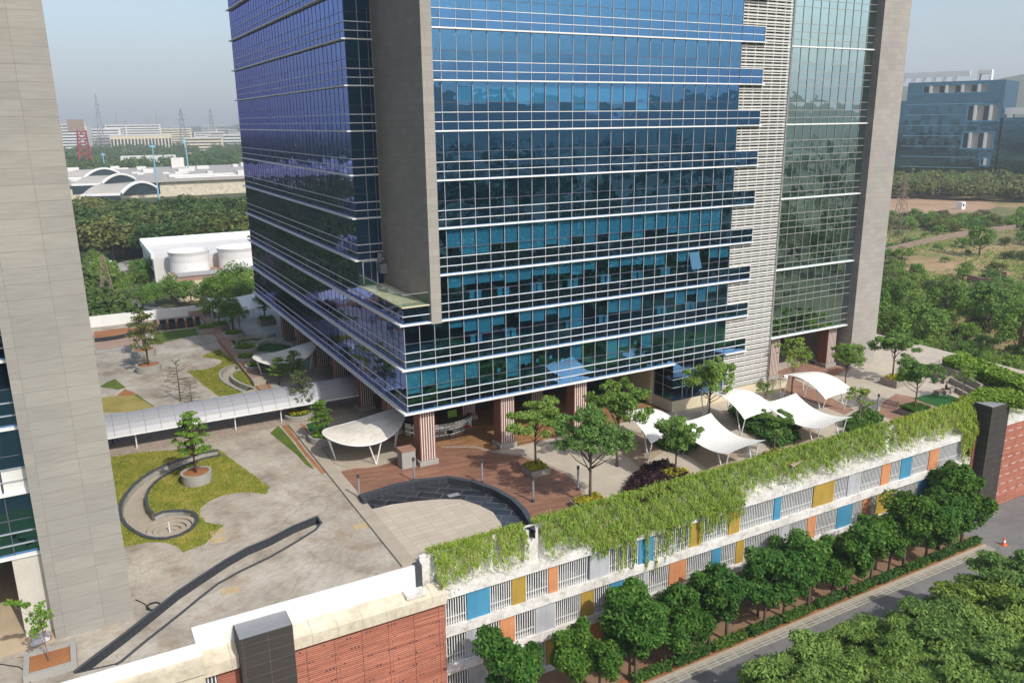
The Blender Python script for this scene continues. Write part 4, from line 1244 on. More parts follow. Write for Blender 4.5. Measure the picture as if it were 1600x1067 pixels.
sheet("bare_earth", poly([(445, 560), (560, 600), (640, 800), (700, 850), (830, 930), (780, 960), (650, 860)], 380, 560, 5.714), 0.012, "earth")
sheet("bare_earth", poly([(700, 440), (950, 770), (1140, 990), (1320, 970), (1250, 880), (1080, 760), (1000, 720), (800, 430)], 240, 470, 7.114), 0.008, "earth")
sheet("lawn", poly([(560, 590), (640, 560), (740, 580), (780, 640), (700, 740), (650, 740)], 380, 560, 5.714), 0.016, "turf")
# side garden: paving, shaded lawns
sheet("garden_paving", [(-5.3, 23.5), (5, 23.5), (5, 75), (-5.3, 75)], 0.006, "grey_pave")
sheet("garden_paving", [(-5.3, 3.0), (5, 3.0), (5, 17), (-5.3, 17)], 0.004, "strip")
kid = poly([(960, 545), (1000, 500), (1080, 480), (1180, 500), (1280, 470), (1400, 480), (1520, 500), (1560, 560), (1400, 640), (1255, 600), (1230, 570), (1120, 560)], 240, 470, 7.114)
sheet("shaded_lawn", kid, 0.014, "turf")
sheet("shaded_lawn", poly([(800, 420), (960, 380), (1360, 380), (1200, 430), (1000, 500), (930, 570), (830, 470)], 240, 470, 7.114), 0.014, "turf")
sheet("walkway_paving", [(-60, 17.2), (4, 17.2), (4, 22.6), (-60, 22.6)], 0.016, "cobble")
# strip that divides bare courtyard and finished deck
dv = thing("dividing_kerb", "long low kerb dividing bare courtyard from finished deck", "kerb", (-6, 0, 0))
part("kerb_run", MB().box(-6.72, -5.62, -15.08, 17.0, 0.003, 0.16), M["strip"], dv)
dv2 = thing("dividing_kerb", "red brown low wall running back beside the red earth", "kerb", (-6, 46, 0))
part("kerb_run", MB().box(-6.9, -5.65, 33.5, 73.5, 0.003, 0.42), M["strip_red"], dv2)
part("kerb_run", MB().box(-6.75, -5.7, 23.2, 33.49, 0.003, 0.14), M["strip_red"], dv2)
part("end_block", MB().box(-7.0, -5.6, 31.9, 33.6, 0.003, 0.6), M["strip"], dv2)

sheet("lobby_paving", [(-60, -14.6), (-28.2, -12.6), (-28.2, 3), (-60, 3)], 0.012, "warm_pave")
# finished deck
wood = [(-5.6, 3.0)] + [(-5.6, -15.05)] + poly([(905, 815), (905, 800), (918, 779), (913, 762), (893, 742), (857, 725), (817, 711), (778, 706), (744, 697), (700, 695)]) + [(4, 3.4), (-2.0, 3.0)]
sheet("wood_decking", wood, 0.010, "wood_deck")
sheet("cafe_floor", [(-0.5, 3.2), (5, 0.2), (29.7, 0.2), (29.7, 12), (-0.5, 12)], 0.008, "wood_floor")
sheet("cafe_lawn", [(26, 4), (29.6, 4), (29.6, 12), (26, 12)], 0.016, "turf")
sheet("plaza_paving", [(3, -15.05), (76, -15.05), (76, 40), (30, 40), (30, 0.05), (3, 0.05)], 0.004, "plaza")
band_ = MB()
wl = poly([(918, 779), (913, 762), (893, 742), (857, 725), (817, 711), (778, 706), (744, 697), (690, 697)])
band_.wall(wl, 0.004, 0.014, 0.35)
struct("pebble_band", band_, M["cobble"])
beige = [(-5.6, -15.05)] + poly([(566, 792), (578, 796), (612, 788), (650, 783), (686, 780), (720, 780), (748, 789), (770, 800), (783, 818), (788, 840)]) + [(1.35, -15.05)]
sheet("stage_paving", beige, 0.018, "tile_beige")
ring_o = poly([(568, 784), (592, 777), (620, 768), (660, 760), (700, 756), (736, 762), (770, 774), (798, 790), (815, 807), (826, 826), (829, 840)])
ring_o += [(3.3, -15.05)]
sheet("stage_ring", [(-5.6, -5.4)] + ring_o[:] + [(1.35, -15.05)] + beige[1:-1][::-1], 0.014, "black_stone")
rb_ = thing("ring_bench", "curved black stone bench wall around the pale round stage", "bench", (0, -6, 0))
part("bench_wall", MB().wall([(-5.62, -4.55)] + ring_o, 0.0, 0.55, 0.38), M["black_tile"], rb_)
pt = MB()
part("bench_cap", MB().wall([(-5.62, -4.55)] + ring_o, 0.552, 0.60, 0.42), M["dark_steel"], rb_)
part("drain_cover", MB().box(0.75, 1.75, -6.75, -6.2, 0.02, 0.03), M["steel"], rb_)

# ================================================================== CANOPIES
def membrane(mb, W, L, zf, n=14, th=0.03):
    """thin doubly curved sheet over W x L; zf(u, v) with u, v in -1..1"""
    P = [[None] * (n + 1) for _ in range(n + 1)]
    for i in range(n + 1):
        for j in range(n + 1):
            u, v = 2 * i / n - 1, 2 * j / n - 1
            x = u * W / 2 * (1 - 0.10 * (1 - v * v)); y = v * L / 2 * (1 - 0.05 * (1 - u * u))
            P[i][j] = (x, y, zf(u, v))
    for s_, rev in ((0, False), (-th, True)):
        for i in range(n):
            for j in range(n):
                q = [P[i][j], P[i + 1][j], P[i + 1][j + 1], P[i][j + 1]]
                q = [(x, y, z + s_) for x, y, z in q]; mb.face(q[::-1] if rev else q)
    ed = [(P[i][0], P[i + 1][0]) for i in range(n)] + [(P[n][i], P[n][i + 1]) for i in range(n)] + [(P[n - i][n], P[n - i - 1][n]) for i in range(n)] + [(P[0][n - i], P[0][n - i - 1]) for i in range(n)]
    for a, b in ed: mb.face([(a[0], a[1], a[2] - th), (b[0], b[1], b[2] - th), b, a])
    return P


def tensile(name, label, loc, zf, W=4.4, L=7.0):
    t = thing(name, label, "canopy", loc, 0, "white tensile canopies on the plaza")
    mb = MB(); membrane(mb, W, L, zf)
    mb.build("membrane", M["fabric"], t, True, True)
    for sx in (-1, 1):
        for sy in (-1, 1):
            bx, by = sx * 1.75, sy * 2.7
            g_ = MB()
            for (u, v) in ((sx * 0.86, sy * 0.52), (sx * 0.80, sy * 0.93)):
                x = u * W / 2 * (1 - 0.10 * (1 - v * v)); y = v * L / 2 * (1 - 0.05 * (1 - u * u))
                g_.tube([(bx, by, 0.0), (x, y, zf(u, v) - 0.03)], 0.055, 8)
            g_.build("leg", M["white"], t, local=True)
    return t


sag = lambda u, v: 2.15 + 0.62 * v * v + 0.17 * v + 0.17 * u - 0.02 * u * v - 0.12 * u * u * (1 - v * v)
arch = lambda u, v: 3.4 - 0.95 * v * v + 0.18 * v - 0.10 * u * u - 0.12 * u * v - 0.06 * u
tensile("membrane_canopy", "sagging white canopy beside the dark purple shrubs", (25.1, -12.1, 0), sag)
tensile("membrane_canopy", "sagging white canopy next to the paired square hedges", (36.5, -12.0, 0), sag)
tensile("membrane_canopy", "arched white canopy by the cream wall and tall tree", (21.4, -6.3, 0), arch)
tensile("membrane_canopy", "arched white canopy against the louvre wall plinth", (32.9, -6.1, 0), arch)
tensile("membrane_canopy", "arched white canopy farthest along the plaza, near the green block", (44.2, -6.0, 0), arch)


def leaf_canopy(label, loc, rz=0.0):
    t = thing("leaf_canopy", label, "canopy", loc, rz, "leaf shaped canopies beside the tower")
    R = 3.75; n, m_ = 40, 10
    zf = lambda x, y: 2.62 + 0.032 * x * x - 0.042 * y * y + 0.105 * x
    mb = MB()
    def pt(i, j):
        a = 2 * math.pi * i / n; r = R * j / m_
        x, y = r * math.cos(a) * 1.03, r * math.sin(a) * 0.86
        return (x, y, zf(x, y))
    for s_, rev in ((0.0, False), (-0.06, True)):
        for i in range(n):
            for j in range(m_):
                q = [pt(i, j), pt(i, j + 1), pt(i + 1, j + 1), pt(i + 1, j)] if j else [pt(0, 0), pt(i, 1), pt(i + 1, 1)]
                q = [(x, y, z + s_) for x, y, z in q]; mb.face(q[::-1] if rev else q)
    mb.build("membrane", M["fabric_worn"], t, True, True)
    rim = MB(); rim.tube([(x, y, z - 0.03) for x, y, z in (pt(i, m_) for i in range(n + 1))], 0.07, 6); rim.build("rim", M["white"], t, True, True)
    for k in range(4):
        a = k * math.pi / 2
        b = Vector((2.9 * math.cos(a), 2.95 * math.sin(a), 0)); g_ = MB()
        for da in (-0.17, 0.17):
            x, y = 3.6 * math.cos(a + da), 3.6 * math.sin(a + da) * 0.84
            g_.tube([b, (x, y, zf(x, y) - 0.06)], 0.06, 8)
        g_.build("leg", M["white"], t, local=True)
    pad = MB(); pad.lathe((0, 0), [(3.35, 0.0), (3.35, 0.05), (0.01, 0.05)], 48); pad.build("round_pad", M["strip"], t, local=True)
    return t


leaf_canopy("worn leaf shaped canopy at the glass corner, half in shade", (-2.2, 5.8, 0))
leaf_canopy("leaf shaped canopy in the shaded garden beyond the walkway", (-2.4, 35.0, 0))
bx = thing("shade_canopy", "plain white shade canopy on posts at the garden's far end", "canopy", (*G(370, 503), 0))
mb = MB(); membrane(mb, 7.5, 6.0, lambda u, v: 2.9 + 0.5 * v + 0.35 * u * u)
mb.build("membrane", M["fabric"], bx, True, True)
for sx in (-1, 1):
    for sy in (-1, 1): MB().tube([(sx * 3.2, sy * 2.6, 0), (sx * 3.2, sy * 2.6, 2.9 + 0.5 * sy + 0.25)], 0.08, 8).build("post", M["white"], bx, local=True)

# covered walkway: barrel roof on thin posts
wk = thing("covered_walkway", "long silvery barrel roof walkway crossing the court to the tower", "walkway", (-20, 20, 0))
WA, WB = -60.0, 3.6; nseg = 28; arc = []
for k in range(11):
    a = math.radians(-72 + 144 * k / 10); arc.append((19.9 + 2.15 * math.sin(a) / math.sin(math.radians(72)), 1.72 + 1.45 * (math.cos(a) - math.cos(math.radians(72))) / (1 - math.cos(math.radians(72)))))
mb = MB()
for (y0, z0), (y1, z1) in zip(arc, arc[1:]):
    mb.face([(WA, y0, z0), (WB, y0, z0), (WB, y1, z1), (WA, y1, z1)]); mb.face([(WA, y0, z0 - 0.03), (WA, y1, z1 - 0.03), (WB, y1, z1 - 0.03), (WB, y0, z0 - 0.03)])
part("barrel_roof", mb, M["polycarb"], wk, True)
rb_ = MB(); k = WA
while k < WB:
    rb_.tube([(k, y, z + 0.02) for y, z in arc], 0.026, 5, 0, False); k += 1.38
part("roof_rib", rb_, M["steel"], wk)
part("eave_beam", MB().box(WA, WB, 17.72, 17.82, 1.6, 1.74).box(WA, WB, 21.98, 22.08, 1.6, 1.74), M["white"], wk)
k = -58.0; posts = []
while k < 3: posts.append(k); k += 4.63
for x in posts:
    for y in (18.3, 21.5):
        part("post", MB().tube([(x, y, 0), (x, y, 1.62)], 0.06, 8).box(x - 0.03, x + 0.03, y - 0.6, y + 0.6, 1.56, 1.66), M["white"], wk)

# ================================================================== PLANTERS, BOLLARDS, SMALL THINGS ON THE DECK
def round_planter(label, x, y, r, h=0.75, fill="earth", plant=None):
    t = thing("round_planter", label, "planter", (x, y, 0))
    part("pot", MB().lathe((x, y), [(r, 0.002), (r * 1.04, h), (r * 0.86, h), (r * 0.86, h - 0.12)], 30), M["grey_box"], t, False)
    part("soil", MB().lathe((x, y), [(r * 0.87, h - 0.10), (0.01, h - 0.06)], 24), M[fill], t)
    if plant: 
        o = shrub_bed("low_plants", [(x + r * 0.8 * math.cos(a), y + r * 0.8 * math.sin(a)) for a in np.linspace(0, 6.1, 10)], 0.35, plant, None, 160, 0.15, h - 0.1)
        o.parent = t; o.location = (o.location.x - x, o.location.y - y, o.location.z); del o['kind']; del o['category']
    return t


def box_planter(label, x, y, w, d, h=0.55, plant="yellow", n=260, rz=0.0, ph=0.35, name="box_planter"):
    t = thing(name, label, "planter", (x, y, 0), rz)
    mb = MB()
    for a in ((-w / 2, w / 2, -d / 2, -d / 2 + 0.12), (-w / 2, w / 2, d / 2 - 0.12, d / 2), (-w / 2, -w / 2 + 0.12, -d / 2 + 0.12, d / 2 - 0.12), (w / 2 - 0.12, w / 2, -d / 2 + 0.12, d / 2 - 0.12)): mb.box(*a, 0.002, h)
    mb.build("trough", M["planter"], t, local=True)
    MB().box(-w / 2 + 0.12, w / 2 - 0.12, -d / 2 + 0.12, d / 2 - 0.12, 0.05, h - 0.1).build("soil", M["earth"], t, local=True)
    if plant:
        o = shrub_bed("low_plants", [(-w / 2 + .15, -d / 2 + .15), (w / 2 - .15, -d / 2 + .15), (w / 2 - .15, d / 2 - .15), (-w / 2 + .15, d / 2 - .15)], ph, plant, None, n, 0.15, h - 0.1)
        o.parent = t; del o['kind']; del o['category']
    return t


f7 = lambda x, y: G(400 + x / 2.498, 640 + y / 2.498)
bol = thing("bollard_lamp", "", "bollard lamp", (0, 0, 0), 0, "grey bollard lamps around the stage")
part("post", MB().tube([(0, 0, 0.3), (0, 0, 1.95)], 0.085, 10), M["steel"], bol)
part("sleeve", MB().tube([(0, 0, 0.0), (0, 0, 0.3)], 0.13, 10), M["dark_steel"], bol)
part("lamp_head", MB().tube([(0, 0, 1.95), (0, 0, 2.22)], 0.12, 10), M["dark_steel"], bol)
for n, (p_, lb) in enumerate(((f7(404, 350), "bollard lamp where the black bench meets the low kerb"), (f7(618, 280), "bollard lamp in front of the stone box and column"), (f7(883, 288), "bollard lamp behind the middle of the black bench"),
                              (f7(1082, 360), "bollard lamp beside the grey tree planter"), (G(903, 766), "bollard lamp under the tree at the edge of the wood decking"), (G(1370, 647), "lone bollard lamp on the far plaza next to the red paving"))):
    if n == 0: bol.location = (*p_, 0); bol["label"] = lb
    else: copy_tree(bol, (*p_, 0), lb)
sbx = thing("stone_box", "pale stone box with brick top beside the corner column", "stone box", (0.3, 1.1, 0))
part("body", MB().box(-0.55, 0.75, 0.55, 1.75, 0.0, 1.62), M["grey_box"], sbx); part("brick_top", MB().box(-0.6, 0.8, 0.5, 1.8, 1.62, 1.74), M["plaza_red"], sbx)
# cafe counter, boards, stools
cc = thing("cafe_counter", "curved cafe counter in black and white tiles under the tower", "counter", (4.6, 6, 0))
arcp = [(6.6 + 3.6 * math.cos(a), 9.3 + 3.0 * math.sin(a)) for a in np.linspace(math.radians(195), math.radians(320), 14)]
part("tiled_front", MB().wall(arcp, 0.0, 1.35, -0.35), M["checker"], cc)
part("counter_top", MB().wall(arcp, 1.352, 1.42, -0.5), M["dark_steel"], cc)
part("display_column", MB().box(5.3, 6.1, 8.7, 9.4, 0, 3.9), M["checker"], cc)
mbd = thing("menu_board", "green menu board behind the cafe counter", "menu board", (4.2, 8.8, 2.0)); part("board", MB().box(3.0, 4.9, 8.8, 8.9, 2.0, 3.2), M["green_sign"], mbd)
pst = thing("poster", "small lime poster standing on the cafe counter", "poster", (7.6, 7.2, 1.4)); part("sheet", MB().box(6.9, 7.9, 7.0, 7.05, 1.45, 2.2), M["lime_sign"], pst)
stl = thing("bar_stool", "red topped stool in front of the cafe counter", "stool", (8.3, 5.6, 0))
part("seat", MB().lathe((8.3, 5.6), [(0.4, 0.72), (0.42, 0.78), (0.01, 0.8)], 18), M["red_plastic"], stl)
for a in range(3): part("leg", MB().tube([(8.3 + 0.3 * math.cos(a * 2.1), 5.6 + 0.3 * math.sin(a * 2.1), 0.0), (8.3, 5.6, 0.74)], 0.03, 6), M["dark_steel"], stl)
sb2 = thing("bar_stool", "dark stool before the tiled counter", "stool", (6.2, 5.0, 0))
part("seat", MB().lathe((6.2, 5.0), [(0.36, 0.72), (0.37, 0.77), (0.01, 0.79)], 18), M["black"], sb2)
for a in range(3): part("leg", MB().tube([(6.2 + 0.3 * math.cos(a * 2.1), 5.0 + 0.3 * math.sin(a * 2.1), 0.0), (6.2, 5.0, 0.74)], 0.03, 6), M["dark_steel"], sb2)
ch0 = None
for n, (x, y) in enumerate(((14.6, 8.4), (17.2, 8.0), (22.6, 8.6), (23.6, 8.3))):
    if ch0 is None:
        ch0 = thing("cafe_chair", "white cafe chair in the shade under the tower", "chair", (x, y, 0), 0.4, "white chairs in the shaded cafe")
        MB().box(-0.25, 0.25, -0.25, 0.25, 0.44, 0.48).build("seat", M["white"], ch0, local=True)
        MB().box(-0.25, 0.25, 0.22, 0.26, 0.49, 1.0).build("backrest", M["white"], ch0, local=True)
        for sx in (-0.2, 0.2):
            for sy in (-0.2, 0.2): MB().tube([(sx, sy, 0), (sx, sy, 0.44)], 0.022, 6).build("leg", M["steel"], ch0, local=True)
    else: copy_tree(ch0, (x, y, 0), None, 0.4 + n)

# trees and planters on the deck: base, crown top from the photo
x, y = G(837, 738); box_planter("square grey planter with low yellow plants on the wood decking", x, y, 1.9, 1.9, 0.6)
put_tree("deck_tree", "deck", (x, y, 0.4), "light green tree in the square planter on the wood decking", None, 1.2, 0.4, 0)
x, y = G(922, 789); box_planter("planter by the parapet at the edge of the wood decking", x - 0.2, y, 2.6, 1.5, 0.5)
put_tree("deck_tree", "deck", (x, y, 0.3), "broad light green tree in the parapet planter beside the decking", None, 1.42, 1.9, 1)
x, y = G(964, 728); put_tree("deck_tree", "deck", (x, y, 0), "tall tree between the striped column and the arched canopy", None, 1.3, 3.1, 2, zs=1.15)
x, y = G(1055, 748); box_planter("parapet planter next to the dark purple shrubs", x, y, 2.4, 1.6, 0.5)
put_tree("deck_tree", "deck", (x, y, 0.3), "two tiered tree in the parapet planter by the purple shrubs", None, 1.05, 4.4, 0)
x, y = G(1107, 662); put_tree("deck_tree", "deck", (x, y, 0), "bright green tree in front of the lobby glazing", None, 1.15, 5.2, 1, zs=1.12)
x, y = G(1208, 718); box_planter("parapet planter between two sagging canopies", x, y, 2.0, 1.5, 0.5)
put_tree("deck_tree", "deck", (x, y, 0.2), "small tree in the parapet planter between two sagging canopies", None, 0.85, 2.2, 2)
x, y = G(1237, 618); put_tree("deck_tree", "sparse", (x, y, 0), "tall sparse tree before the pale green block", None, 1.3, 1.0, 0, zs=1.1)
x, y = G(1195, 640); put_tree("deck_tree", "sparse", (x, y, 0), "thin sapling beside the louvre wall corner", None, 0.7, 2.0, 1)
x, y = G(1320, 605); put_tree("deck_tree", "deck", (x, y, 0), "leaning tree in front of the stone fin", None, 0.95, 0.7, 1)
x, y = G(1393, 597); box_planter("long planter wall under the spreading tree beyond the stone fin", x + 0.8, y - 0.8, 5.0, 2.2, 0.8)
put_tree("deck_tree", "deck", (x, y, 0.4), "spreading tree over the long planter beyond the stone fin", None, 1.25, 0.2, 2, zs=0.85)
x, y = G(1428, 647); box_planter("planter with a clipped hedge pad close to the dark pier", x, y, 2.6, 1.9, 0.6, None)
put_tree("deck_tree", "deck", (x, y, 0.3), "forked tree growing out of the clipped hedge pad", None, 1.1, 2.9, 0)
shrub_bed("clipped_hedge", [(x - 1.3, y - 0.95), (x + 1.3, y - 0.95), (x + 1.3, y + 0.95), (x - 1.3, y + 0.95)], 0.42, "hedge", "clipped hedge pad under the forked tree near the dark pier", 3200, 0.065, 0.55)
x, y = G(1502, 628); put_tree("deck_tree", "sparse", (x, y, 0.3), "sparse tree on the terraced walls beside the dark pier", None, 0.85, 0.1, 0)
x, y = G(1341, 668); put_tree("deck_tree", "sparse", (x, y, 0), "slender tree in the green bed behind a sagging canopy", None, 0.95, 1.5, 1)
x, y = G(1341, 680); box_planter("planter with a square hedge top behind the parapet", x, y, 2.4, 1.8, 0.55, None)
shrub_bed("clipped_hedge", [(x - 1.2, y - 0.9), (x + 1.2, y - 0.9), (x + 1.2, y + 0.9), (x - 1.2, y + 0.9)], 0.42, "hedge", "square clipped hedge behind the parapet's white gap", 3000, 0.065, 0.5)
shrub_bed("purple_shrubs", poly([(968, 790), (985, 755), (1010, 735), (1040, 728), (1075, 752), (1072, 764), (1040, 775), (1010, 790)]), 0.7, "purple", "dark purple shrub bed behind the creeper parapet", 2600, 0.2)
for pts, lb in ((poly([(1015, 690), (1040, 680), (1085, 690), (1100, 697), (1070, 712), (1040, 705)]), "dark green bed between the first two canopies"),
                (poly([(1138, 645), (1165, 640), (1250, 690), (1215, 705), (1160, 672)]), "tall green bed between the middle canopies"),
                (poly([(1318, 668), (1350, 645), (1380, 660), (1345, 676)]), "leafy green bed beside the lone bollard lamp"),
                (poly([(1215, 660), (1235, 652), (1262, 664), (1245, 674)]), "small green bed beneath the far sagging canopy")):
    shrub_bed("shrub_bed", pts, 0.8, "hedge", lb, 2200, 0.2)
# far terrace
sheet("red_paving", poly([(1372, 648), (1380, 628), (1400, 615), (1425, 620), (1480, 645), (1440, 662), (1405, 660)]), 0.012, "plaza_red")
sheet("red_paving", poly([(1215, 580), (1255, 566), (1330, 575), (1300, 590), (1240, 592), (1335, 640), (1320, 648), (1195, 600)]), 0.012, "plaza_red")
sheet("tan_paving", poly([(1060, 700), (1120, 668), (1170, 700), (1120, 745)]), 0.010, "plaza_tan")
sheet("tan_paving", poly([(1190, 690), (1245, 655), (1300, 690), (1240, 730)]), 0.010, "plaza_tan")
sheet("tan_paving", poly([(960, 700), (1020, 662), (1060, 690), (1000, 730)]), 0.010, "plaza_tan")
sheet("turf_mat", poly([(1425, 622), (1470, 612), (1505, 625), (1480, 642)]), 0.014, "turf")
tz = thing("terrace_walls", "stepped grey planter walls around the turf corner", "garden wall", (66, -8, 0))
def pix_wall(pts, h, th=0.35): part("wall_run", MB().wall(poly(pts), 0.0, h, th), M["planter"], tz)
pix_wall([(1455, 588), (1475, 582), (1530, 612)], 0.9); pix_wall([(1462, 600), (1480, 596), (1565, 640)], 0.6); pix_wall([(1478, 618), (1492, 612), (1528, 632)], 0.5); pix_wall([(1490, 640), (1515, 632)], 0.5)
pix_wall([(1455, 588), (1475, 600), (1490, 596)], 0.7)
shrub_bed("low_plants", poly([(1488, 642), (1500, 628), (1518, 632), (1510, 642)]), 0.5, "yellow", "yellow green plants against the terrace corner wall", 420, 0.18, 0.2)
shrub_bed("tall_hedge", poly([(1470, 580), (1500, 570), (1600, 610), (1600, 628), (1560, 612)]), 1.7, "bright", "tall hedge along the far edge of the deck", 6500, 0.26)
shrub_bed("leafy_mound", poly([(1500, 640), (1530, 620), (1600, 628), (1600, 645), (1545, 640)]), 1.2, "bright", "leafy mound on the deck corner behind the dark pier", 3200, 0.22)
x, y = G(1300, 548); box_planter("long stone planter with hedge between the two columns of the green block", x, y + 2, 5.0, 1.6, 0.7, "hedge", 700, 0, 0.6)
x, y = G(1270, 553); put_tree("deck_tree", "deck", (x + 4, y + 5, 0), "tree behind the columns of the pale green block", None, 1.0, 0.3, 0)
lw = thing("cream_wall", "low cream wall with a checkered notice at the louvre corner", "wall", (45, 1, 0))
part("wall_run", MB().box(43.6, 46.6, -0.2, 0.1, 0, 1.25), M["cream"], lw); part("notice", MB().box(46.0, 46.55, -0.24, -0.205, 0.75, 1.6), M["checker"], lw)
pl_ = thing("railing", "thin steel railing beside the far hedge", "railing", (*G(1455, 582), 0))
q0 = Vector((*G(1448, 584), 0)); q1 = Vector((*G(1475, 573), 0)); rl = MB()
for k in range(4): p_ = q0.lerp(q1, k / 3); rl.tube([p_, p_ + Vector((0, 0, 1.1))], 0.03, 6)
for h in (0.55, 1.1): rl.tube([q0 + Vector((0, 0, h)), q1 + Vector((0, 0, h))], 0.025, 6)
part("rail", rl, M["steel"], pl_)

# bare courtyard
for (px, py), r, lb, key, tl, sc, var in (((308, 752), 1.25, "round concrete planter on the lawn by the sunken path", "tier_bright", "bright green tiered tree in the lawn planter", 1.22, 0),
                                ((233, 580), 1.5, "round concrete planter alone on the bare courtyard", "tier", "slender tiered tree in the planter on the bare courtyard", 1.6, 0),
                                ((226, 556), 1.45, "round concrete planter just behind the other on the courtyard", "tier", "dull green tree in the rear courtyard planter", 1.35, 1)):
    x, y = G(px, py); round_planter(lb, x, y, r, 0.95); put_tree("court_tree", key, (x, y, 0.8), tl, None, sc, 0.5, var, zs=0.95 if key == "tier_bright" else 1.05)
x, y = G(505, 690); round_planter("round planter with fresh grass beside the near leaf canopy", x, y, 1.35, 0.8, "turf", "bright"); put_tree("court_tree", "tier_bright", (x, y, 0.5), "bright tiered tree between the kerb and the near leaf canopy", None, 1.0, 2.0, 1, zs=0.78)
x, y = G(473, 650); round_planter("low round planter in front of the walkway", x - 0.4, y, 1.5, 0.5, "turf", "yellow"); put_tree("court_tree", "tier", (x, y, 0.2), "dull tiered tree standing against the walkway roof", None, 1.15, 1.0, 0, zs=1.05)
x, y = G(437, 602); put_tree("court_tree", "tier_bright", (x, y, 0), "small tiered tree under the far leaf canopy", None, 0.85, 1.0, 1, zs=0.85)
x, y = G(462, 596); put_tree("court_tree", "tier_bright", (x, y, 0), "feathery tiered tree right behind the walkway", None, 0.9, 2.0, 0, zs=0.9)
x, y = G(282, 627); put_tree("bare_tree", "bare", (x, y, 0), "leafless tree standing behind the walkway on bare concrete", None, 1.05, 0.3, 0)
x, y = G(303, 655); put_tree("bare_tree", "bare", (x, y, 0), "thin leafless tree rising in front of the walkway roof", None, 0.95, 1.3, 1)
for (px, py), r, lb in (((366, 528), 1.5, "round planter below the white shade canopy"), ((383, 550), 1.7, "round planter against the kidney lawn"), ((384, 566), 1.2, "small planter near the end of the red brown wall"), ((403, 578), 1.5, "round planter beside the far leaf canopy leg")):
    x, y = G(px, py); round_planter(lb, x, y, r, 0.8, "turf", "bright")
for (px, py), lb in (((344, 515), "square planter at the top of the red brown wall"), ((330, 496), "square planter by the white court wall"), ((322, 520), "square planter at the end of the fresh lawn"), ((308, 496), "square planter with red soil on the white court wall line"), ((417, 506), "long dark planter before the far columns")):
    x, y = G(px, py); box_planter(lb, x, y, 2.4, 2.4, 0.9, "bright" if px != 308 else None, 200)
for (px, py), k_, lb, sc in (((365, 522), "mid", "thin dark tree in the planter below the shade canopy", 0.75), ((376, 528), "sparse", "sparse tree beside the shade canopy planter", 1.0), ((343, 508), "mid", "tree in the square planter by the shade canopy", 0.6), ((322, 514), "sparse", "thin tree in the planter ending the fresh lawn", 0.9), ((414, 500), "mid", "dark tree in the planter before the far columns", 0.6)):
    x, y = G(px, py); put_tree("garden_tree", k_, (x, y, 0.5), lb, None, sc)
ks_ = thing("garden_wall", "curving grey wall around the shaded kidney lawn", "wall", (*G(400, 550), 0))
part("wall_run", MB().wall(kid[:10], 0, 0.5, 0.3), M["grey_box"], ks_)
part("wall_run", MB().wall(poly([(930, 480), (1000, 440), (1100, 420), (1250, 420), (1360, 395)], 240, 470, 7.114), 0, 0.5, 0.3), M["grey_box"], ks_)
# far end of court: white wall, black trough with red posts, black kerb
ww = thing("court_wall", "white wall closing the far end of the bare courtyard", "wall", (-15, 76, 0))
part("wall_run", MB().box(-60, -17.6, 75.2, 75.5, 0, 1.7).box(-17.6, -5, 75.9, 76.2, 0, 1.5), M["white"], ww)
tr_ = thing("black_trough", "black tiled water trough with small red brick posts", "trough", (*G(280, 510), 0))
A0, A1 = Vector(G(120 + 640 / 5.333, 480 + 200 / 5.333)), Vector(G(120 + 1035 / 5.333, 480 + 160 / 5.333))
dv_ = (A1 - A0); nv = Vector((-dv_.y, dv_.x)).normalized()
part("trough_wall", MB().wall([A0, A1], 0, 0.9, 0.3).wall([A0 + nv * 2.2, A1 + nv * 2.2], 0, 1.1, 0.3), M["black_tile"], tr_)
for k in range(5):
    q = A0.lerp(A1, 0.14 + 0.19 * k); part("brick_post", MB().wall([q, q + nv * 2.4], 0, 1.25, 0.35), M["plaza_red"], tr_)
bk = thing("black_kerb", "curved black kerb round the red earth bed", "kerb", (*G(180, 530), 0))
part("kerb_run", MB().wall(z6([(150, 292), (230, 285), (330, 270), (450, 245), (450, 215)]), 0, 0.55, 0.3), M["black_tile"], bk)
# near corner: planter bed, sapling, sacks, poles
x, y = G(80, 1038)
np_ = thing("low_planter", "square greenish planter with bare red soil below the close stone tower", "planter", (x, y, 0))
part("trough", MB().box(x - 1.35, x + 1.35, y - 1.2, y - 0.95, 0, 0.45).box(x - 1.35, x + 1.35, y + 0.95, y + 1.2, 0, 0.45).box(x - 1.35, x - 1.05, y - 0.95, y + 0.95, 0, 0.45).box(x + 1.05, x + 1.35, y - 0.95, y + 0.95, 0, 0.45), M["grey_box"], np_)
part("soil", MB().box(x - 1.05, x + 1.05, y - 0.95, y + 0.95, 0, 0.3), M["earth"], np_)
rng = np.random.default_rng(91)
cs = np.array([(0.1, 0, 3.6), (-0.3, 0.2, 3.1), (0.35, -0.1, 3.0), (0.0, 0.1, 2.5), (-0.1, -0.3, 3.3), (-0.3, 0.1, 2.2), (-0.9, 0.3, 4.4), (-1.4, 0.3, 4.7), (-0.6, 0.2, 4.1)]); rd = np.array([(0.42, 0.42, 0.36)] * 6 + [(0.28, 0.25, 0.15)] * 3)
TREE["sapling"] = [mk("sapling", leaf_arrays(cs, rd, 55, 0.15, 1.8, 0.5, 0.4, 0.3, rng), trunk_mb(3.0, 0.035, rng, cs[:9]), "bright", "bark_pale", 0.4, rng)]
put_tree("sapling", "sapling", (x - 0.1, y, 0.3), "young sapling in the red soil planter below the stone tower", None, 0.95, 0.5, 0)
sk = thing("sacks", "heap of pale plastic sacks at the foot of the stone tower", "sacks", (*G(68, 1000), 0))
rng = random.Random(4)
